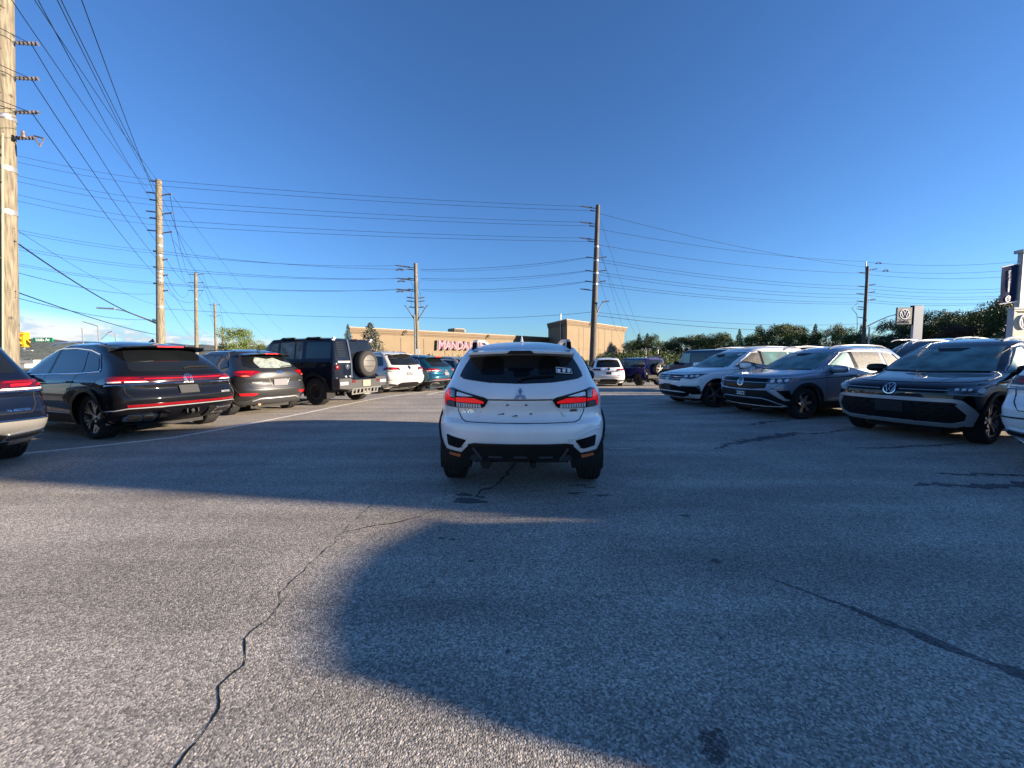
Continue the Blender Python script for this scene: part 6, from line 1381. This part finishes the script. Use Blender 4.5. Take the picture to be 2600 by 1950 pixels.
def build_tiguan():
    c=Car('parked_car','white SUV facing the lot with three chrome grille bars and dewy windows','SUV',S_TIG,at(8.1,11.9),190.8,M['white'])
    c.patch('grille',rounded([(-.50,.72),(-.56,.88),(.56,.88),(.50,.72)],.02),'front',M['gloss'],off=.010)
    for z,w in ((.875,.60),(.825,.56),(.775,.54),(.728,.50)): c.strip('grille_bar',[(-w,z+.003),(0,z),(w,z+.003)],'front',M['chrome'],r=.009,off=.016)
    vwlogo(c,'front',.80,.078)
    for sg in (1,-1):
        f=lambda l:[(sg*a,b) for a,b in l]
        L_=c.patch('headlamp',f([(.52,.80),(.52,.875),(.80,.905),(1.10,.925),(1.02,.86),(.90,.80),(.78,.775)]),'front',M['lamp_clear'],off=.014)
        for a_,b_ in ((.66,.84),(.80,.85),(.92,.86)): c.patch('headlamp_lens',f([(a_+.05*math.cos(t),b_+.024*math.sin(t)) for t in np.linspace(0,2*PI,14,endpoint=False)]),'front',M['white_lens'],off=.020,parent=L_)
        c.strip('daytime_light',f([(.54,.785),(.78,.765),(.92,.79),(1.08,.905)]),'front',M['white_lens'],r=.006,off=.014,parent=L_)
        c.patch('amber_reflector',f(rounded([(1.26,.60),(1.36,.60),(1.36,.70),(1.28,.71)],.01)),'front',M['amber'],off=.010)
        c.patch('lower_intake',f([(.42,.53),(.60,.60),(1.02,.60),(1.10,.36),(.82,.36),(.60,.42),(.42,.44)]),'front',M['gloss'],off=.008)
        c.strip('intake_trim',f([(.60,.585),(.95,.585),(1.02,.52),(1.06,.37),(.80,.355)]),'front',M['satin'],r=.010,off=.012)
    c.patch('centre_intake',rounded([(-.45,.44),(-.5,.56),(-.3,.60),(.3,.60),(.5,.56),(.45,.44)],.02),'front',M['gloss'],off=.008)
    c.patch('bottom_grille',rounded([(-.70,.33),(-.74,.40),(.74,.40),(.70,.33),(.45,.27),(-.45,.27)],.02),'front',M['gloss'],off=.008)
    c.strip('bottom_trim',[(-.82,.36),(-.55,.26),(.55,.26),(.82,.36)],'front',M['satin'],r=.012,off=.010)
    plate_rect(c,'front',0,.545,'plate_dark')
    c.patch('windscreen',[(-.74,1.10),(.74,1.10),(.70,1.20),(.58,1.50),(-.58,1.50),(-.70,1.20)],'front',M['glass_dew'],off=.004)
    c.strip('wiper_cowl',[(-.70,1.085),(0,1.075),(.70,1.085)],'front',M['plastic'],r=.014,off=.004); b=B(); b.box((1.98,0,1.42),(.10,.22,.05)); b.build('rear_view_mirror',M['plastic'],c.root)
    c.patch('window_tag',rect(.48,.56,1.42,1.46),'front',M['paper'],off=.007,step=1)
    c.side_glass([[(2.18,1.10),(1.32,1.10),(1.30,1.50),(1.48,1.48),(1.80,1.31)],[(1.24,1.10),(.36,1.12),(.36,1.52),(1.22,1.52)],[(.30,1.13),(-.35,1.16),(-.20,1.46),(.30,1.52)]],[M['glass_fog_warm'],M['glass_dew'],M['glass_dew']],([(2.24,1.08),(-.4,1.14),(-.22,1.48),(.3,1.55),(1.3,1.54),(1.52,1.50),(1.84,1.32),(2.24,1.08)],M['chrome']),.008,pillar=[(1.34,1.09),(1.22,1.09),(1.20,1.53),(1.32,1.53)])
    c.strip('bonnet_gap',[(.0,.93),(.5,.935),(.80,.955),(1.0,.99),(1.25,1.02),(1.6,1.05)],'front',M['seam'],r=.004); c.strip('bonnet_gap',[(0,.93),(-.5,.935),(-.80,.955),(-1.0,.99),(-1.25,1.02),(-1.6,1.05)],'front',M['seam'],r=.004)
    c.doors([((2.22,.36),(2.25,1.08)),((1.28,.36),(1.28,1.10)),((.5,.72),(.36,1.1))],0,0)
    c.strip('shoulder_line',[(3.2,.90),(2.2,.93),(.5,.94),(-.6,.95)],'left',M['white'],r=.014,off=-.006,both=True)
    c.arches(.035,off=.010,m=M['gloss']); c.both('sill_trim',[(.46,.25),(2.3,.25),(2.3,.35),(.46,.35)],'left',M['plastic'],off=.012)
    c.rails(.0,1.75,.60,lambda x:1.62-.03*abs(x-.9),M['satin'],h=.045,r=.016); c.fin(-.1,1.63,M['white'],.05); c.mirror(2.02,1.08,M['white'],size=(.2,.17,.16)); c.handles([1.38,.5],.96,M['chrome'])
    for sg in (1,-1): c.patch('tail_lamp',[(sg*.5,.98),(sg*1.1,.98),(sg*1.1,1.08),(sg*.5,1.08)],'rear',M['red'],off=.01)
    c.patch('rear_window',[(-.62,1.18),(.62,1.18),(.54,1.5),(-.54,1.5)],'rear',M['glass'],off=.004)
    c.wheels('star',True,5)
build_tiguan()
S_TAO=spec(4.465,1.84,1.64,2.68,.90,.69,
 rear=[(.24,-.6),(.4,-.85),(.6,-.90),(.85,-.87),(1.05,-.85),(1.2,-.72),(1.42,-.48),(1.55,-.34)],
 front=[(.24,3.30),(.34,3.46),(.50,3.55),(.68,3.56),(.82,3.54),(.90,3.46),(.96,3.30),(1.0,3.02),(1.04,2.72),(1.08,2.45),(1.22,2.18),(1.38,1.86),(1.55,1.40)],
 width=[(.24,.84),(.4,.89),(.62,.905),(.82,.90),(.94,.885),(1.03,.85),(1.12,.81),(1.28,.73),(1.42,.66),(1.55,.58)],zt=1.55,crown=.07,rr=.4,rf=[(.24,.45),(.8,.45),(1.0,.6),(1.2,.50),(1.6,.40)],tw=.23,rimf=.68,kf=.04)
def build_taos():
    c=Car('parked_car','grey-blue metallic SUV with black 2022 front plate and fogged windows','SUV',S_TAO,at(8.80,9.92),193.4,M['silver'])
    c.patch('grille',rounded([(-.60,.68),(-.64,.88),(.64,.88),(.60,.68),(.30,.645),(-.30,.645)],.02),'front',M['gloss'],off=.010)
    c.strip('grille_trim',[(-.80,.88),(-.3,.895),(.3,.895),(.80,.88)],'front',M['chrome'],r=.007,off=.014); c.strip('grille_trim',[(-.80,.80),(-.6,.795),(0,.79),(.6,.795),(.80,.80)],'front',M['chrome'],r=.009,off=.016)
    c.strip('grille_trim',[(-.90,.83),(-.74,.69),(-.55,.635),(0,.62),(.55,.635),(.74,.69),(.90,.83)],'front',M['chrome'],r=.012,off=.014)
    vwlogo(c,'front',.79,.085)
    for sg in (1,-1):
        f=lambda l:[(sg*a,b) for a,b in l]
        L_=c.patch('headlamp',f([(.62,.785),(.64,.875),(.90,.905),(1.14,.925),(1.10,.83),(1.0,.785)]),'front',M['lamp_clear'],off=.014)
        for a_,b_ in ((.72,.83),(.84,.84),(.96,.85)): c.patch('headlamp_lens',f([(a_+.04*math.cos(t),b_+.028*math.sin(t)) for t in np.linspace(0,2*PI,12,endpoint=False)]),'front',M['white_lens'],off=.020,parent=L_)
        c.patch('indicator_lens',f([(1.06,.80),(1.10,.82),(1.16,.90),(1.11,.895)]),'front',M['amber'],off=.020,parent=L_); c.strip('daytime_light',f([(.66,.875),(.90,.90),(1.14,.92)]),'front',M['white_lens'],r=.007,off=.018,parent=L_)
        c.patch('corner_intake',f([(.74,.63),(1.06,.64),(1.14,.45),(.98,.44),(.80,.56)]),'front',M['gloss'],off=.010)
        c.patch('corner_trim',f([(.62,.66),(.78,.655),(.98,.46),(1.08,.44),(1.10,.415),(.92,.42),(.70,.60)]),'front',M['satin'],off=.018)
    c.patch('lower_bumper',[(-1.25,.28),(-1.2,.44),(-.85,.46),(-.62,.62),(.62,.62),(.85,.46),(1.2,.44),(1.25,.28),(.6,.25),(-.6,.25)],'front',M['plastic'],off=.006)
    c.patch('centre_intake',rounded([(-.60,.34),(-.55,.44),(.55,.44),(.60,.34)],.02),'front',M['hole'],off=.010)
    c.strip('bumper_trim',[(-.92,.30),(-.66,.42),(-.52,.455),(.52,.455),(.66,.42),(.92,.30),(.5,.275),(-.5,.275)],'front',M['satin'],r=.013,off=.014,closed=True)
    plate_rect(c,'front',.02,.535,'plate_dark',.34,.16); c.decal('plate_number',text2d('2022',.115,.0),'front',(.02,.535),M['paper'],off=.024)
    c.patch('windscreen',[(-.74,1.09),(.74,1.09),(.70,1.18),(.58,1.46),(-.58,1.46),(-.70,1.18)],'front',M['glass_dew'],off=.004)
    c.strip('wiper_cowl',[(-.70,1.075),(0,1.065),(.70,1.075)],'front',M['plastic'],r=.014,off=.004)
    c.patch('mirror_housing',rounded([(-.17,1.44),(-.12,1.385),(.12,1.385),(.17,1.44)],.02),'front',M['plastic'],off=.007)
    c.side_glass([[(2.08,1.09),(1.28,1.10),(1.26,1.45),(1.42,1.43),(1.74,1.27)],[(1.16,1.10),(.36,1.12),(.34,1.46),(1.16,1.47)],[(.26,1.13),(-.22,1.17),(-.05,1.40),(.26,1.45)]],[M['glass_fog'],M['glass_fog_warm'],M['glass_fog_warm']],([(2.14,1.07),(-.3,1.14),(-.08,1.42),(.3,1.49),(1.2,1.49),(1.46,1.45),(1.78,1.28),(2.14,1.07)],M['satin']),.010,pillar=[(1.30,1.08),(1.14,1.08),(1.13,1.48),(1.27,1.48)])
    c.strip('bonnet_gap',[(.0,.93),(.5,.935),(.80,.955),(1.0,.99),(1.25,1.02),(1.55,1.045)],'front',M['seam'],r=.004); c.strip('bonnet_gap',[(0,.93),(-.5,.935),(-.80,.955),(-1.0,.99),(-1.25,1.02),(-1.55,1.045)],'front',M['seam'],r=.004)
    c.doors([((2.14,.36),(2.16,1.06)),((1.22,.36),(1.22,1.10)),((.45,.72),(.33,1.1))],0,0)
    c.strip('shoulder_line',[(2.9,.86),(2.2,.90),(1.4,.93)],'left',M['plastic'],r=.008,off=.0,both=True); c.strip('fender_badge',[(2.28,.86),(2.14,.875)],'left',M['chrome'],r=.008,off=.004,both=True)
    c.arches(.06,off=.022); c.both('sill_trim',[(.46,.25),(2.2,.25),(2.2,.38),(.46,.38)],'left',M['plastic'],off=.018); c.both('sill_insert',[(.6,.42),(2.15,.42),(1.95,.47),(.7,.47)],'left',M['satin'],off=.010)
    c.rails(.0,1.72,.60,lambda x:1.575-.03*abs(x-.9),M['satin'],h=.055,r=.022); c.mirror(1.95,1.04,M['silver'],size=(.2,.18,.16)); c.handles([1.35,.5],.95,M['silver'])
    for sg in (1,-1): c.patch('tail_lamp',[(sg*.5,.98),(sg*1.1,.98),(sg*1.1,1.08),(sg*.5,1.08)],'rear',M['red'],off=.01)
    c.patch('rear_window',[(-.62,1.16),(.62,1.16),(.54,1.46),(-.54,1.46)],'rear',M['glass'],off=.004)
    c.wheels('star',True,6)
build_taos()
S_TG2=spec(4.69,1.86,1.69,2.79,.99,.72,
 rear=[(.24,-.66),(.4,-.92),(.6,-.99),(.85,-.96),(1.05,-.94),(1.2,-.80),(1.45,-.54),(1.61,-.40)],
 front=[(.24,3.44),(.34,3.58),(.52,3.67),(.70,3.69),(.82,3.68),(.90,3.60),(.96,3.42),(1.01,3.08),(1.055,2.78),(1.10,2.52),(1.26,2.22),(1.43,1.90),(1.61,1.45)],
 width=[(.24,.86),(.4,.90),(.62,.92),(.84,.915),(.96,.895),(1.05,.86),(1.14,.82),(1.32,.735),(1.46,.665),(1.61,.585)],zt=1.61,crown=.08,rr=.4,rf=[(.24,.5),(.8,.5),(1.0,.66),(1.2,.50),(1.6,.40)],tw=.24,rimf=.72,kf=.04)
def build_tg2():
    c=Car('parked_car','black SUV facing the lot with a wide silver-framed lower grille','SUV',S_TG2,at(9.66,7.75),201.2,M['black'])
    c.patch('grille',[(-.62,.80),(-.64,.865),(.64,.865),(.62,.80)],'front',M['gloss'],off=.008)
    c.strip('light_bar',[(-.66,.835),(-.12,.832)],'front',M['chrome'],r=.007,off=.012); c.strip('light_bar',[(.12,.832),(.66,.835)],'front',M['chrome'],r=.007,off=.012)
    vwlogo(c,'front',.83,.082)
    for sg in (1,-1):
        f=lambda l:[(sg*a,b) for a,b in l]
        L_=c.patch('headlamp',f([(.66,.785),(.64,.86),(.90,.895),(1.30,.935),(1.30,.90),(1.18,.80),(1.05,.765)]),'front',M['lamp_clear'],off=.012)
        for a_ in (.72,.79,.86): c.patch('headlamp_lens',f(rect(a_,a_+.045,.835,.862,.008)),'front',M['white_lens'],off=.018,parent=L_)
        c.patch('headlamp_lens',f([(1.04+.07*math.cos(t),.84+.035*math.sin(t)) for t in np.linspace(0,2*PI,14,endpoint=False)]),'front',M['white_lens'],off=.018,parent=L_)
        c.strip('daytime_light',f([(.66,.785),(1.05,.765),(1.18,.80),(1.28,.89)]),'front',M['satin'],r=.005,off=.014,parent=L_)
    fr=[(-.98,.50),(-.80,.67),(-.70,.69),(.70,.69),(.80,.67),(.98,.50),(.92,.40),(.70,.31),(-.70,.31),(-.92,.40)]
    c.patch('lower_grille',fr,'front',M['plastic'],off=.006)
    V,F=stroke([(a,b) for a,b in fr],.055,True,.05); surf2d(V,F,c.fn('front'),.018,.006).build('grille_frame',M['satin'],c.root,40)
    for sg in (1,-1): c.patch('frame_corner',[(sg*.80,.67),(sg*.98,.50),(sg*.90,.31),(sg*.80,.31),(sg*.86,.48),(sg*.74,.62)],'front',M['satin'],off=.022)
    for r_ in range(5):
        for k in range(11):
            s0=-.75+k*.14+(r_%2)*.04; z=.38+r_*.058
            if s0<.70: c.strip('grille_rib',[(s0,z),(s0+.06,z),(s0+.085,z+.02)],'front',M['gloss'],r=.006,off=.010,n=4)
    plate_rect(c,'front',0,.555,'plate_dark',.36,.17)
    for s_ in (.30,-.30): c.patch('sensor_cover',rect(s_-.012,s_+.012,.34,.60),'front',M['gloss'],off=.014,step=.3)
    c.patch('bottom_lip',[(-1.2,.25),(-1.1,.30),(1.1,.30),(1.2,.25)],'front',M['plastic'],off=.02)
    c.patch('windscreen',[(-.74,1.115),(.74,1.115),(.70,1.20),(.585,1.52),(-.585,1.52),(-.70,1.20)],'front',M['glass_dew'],off=.004)
    c.strip('wiper_cowl',[(-.70,1.095),(0,1.085),(.70,1.095)],'front',M['plastic'],r=.016,off=.004)
    c.patch('mirror_housing',rounded([(-.22,1.50),(-.14,1.44),(.14,1.44),(.22,1.50)],.02),'front',M['plastic'],off=.007)
    c.side_glass([[(2.16,1.12),(1.30,1.12),(1.28,1.51),(1.46,1.49),(1.78,1.33)],[(1.20,1.12),(.36,1.14),(.34,1.53),(1.18,1.53)],[(.28,1.15),(-.35,1.18),(-.20,1.47),(.28,1.53)]],[M['glass_fog'],M['glass_fog_warm'],M['glass_fog_warm']],([(2.22,1.10),(-.4,1.16),(-.22,1.49),(.3,1.56),(1.3,1.55),(1.50,1.51),(1.82,1.34),(2.22,1.10)],M['satin']),.010)
    c.strip('bonnet_gap',[(.0,.945),(.5,.95),(.80,.965),(1.0,1.0),(1.25,1.03),(1.6,1.06)],'front',M['seam'],r=.004); c.strip('bonnet_gap',[(0,.945),(-.5,.95),(-.80,.965),(-1.0,1.0),(-1.25,1.03),(-1.6,1.06)],'front',M['seam'],r=.004)
    for sg in (1,-1): c.strip('bonnet_crease',[(sg*.42,.95),(sg*.50,1.0),(sg*.60,1.07)],'front',M['black'],r=.012,off=-.006)
    c.doors([((2.22,.36),(2.24,1.1)),((1.26,.36),(1.26,1.12)),((.5,.72),(.35,1.12))],0,0)
    c.strip('shoulder_line',[(3.2,.93),(2.2,.95),(.5,.955),(-.6,.96)],'left',M['black'],r=.016,off=-.007,both=True)
    c.arches(.05,off=.020); c.both('sill_trim',[(.46,.25),(2.3,.25),(2.3,.37),(.46,.37)],'left',M['plastic'],off=.016)
    c.rails(.0,1.78,.61,lambda x:1.635-.03*abs(x-.9),M['satin'],h=.05,r=.022); c.mirror(2.0,1.09,M['gloss'],size=(.2,.17,.16)); c.handles([1.38,.5],.98,M['black'])
    for sg in (1,-1): c.patch('tail_lamp',[(sg*.5,.98),(sg*1.1,.98),(sg*1.1,1.08),(sg*.5,1.08)],'rear',M['red'],off=.01)
    c.patch('rear_window',[(-.62,1.18),(.62,1.18),(.54,1.5),(-.54,1.5)],'rear',M['glass'],off=.004)
    c.wheels('twin',True,5)
build_tg2()
_o=build_atlas('grey large SUV parked just outside the picture right of the camera',(8.44,.70,0),0,M['silver']); _o.root.scale=(1,1.16,1)  # body stretched sideways so its cast shadow spreads wider
d=build_atlas('dark SUV roof with bright rail peeking out behind the black front-facing SUV',(13.6,12.0,.12),200,M['black'])
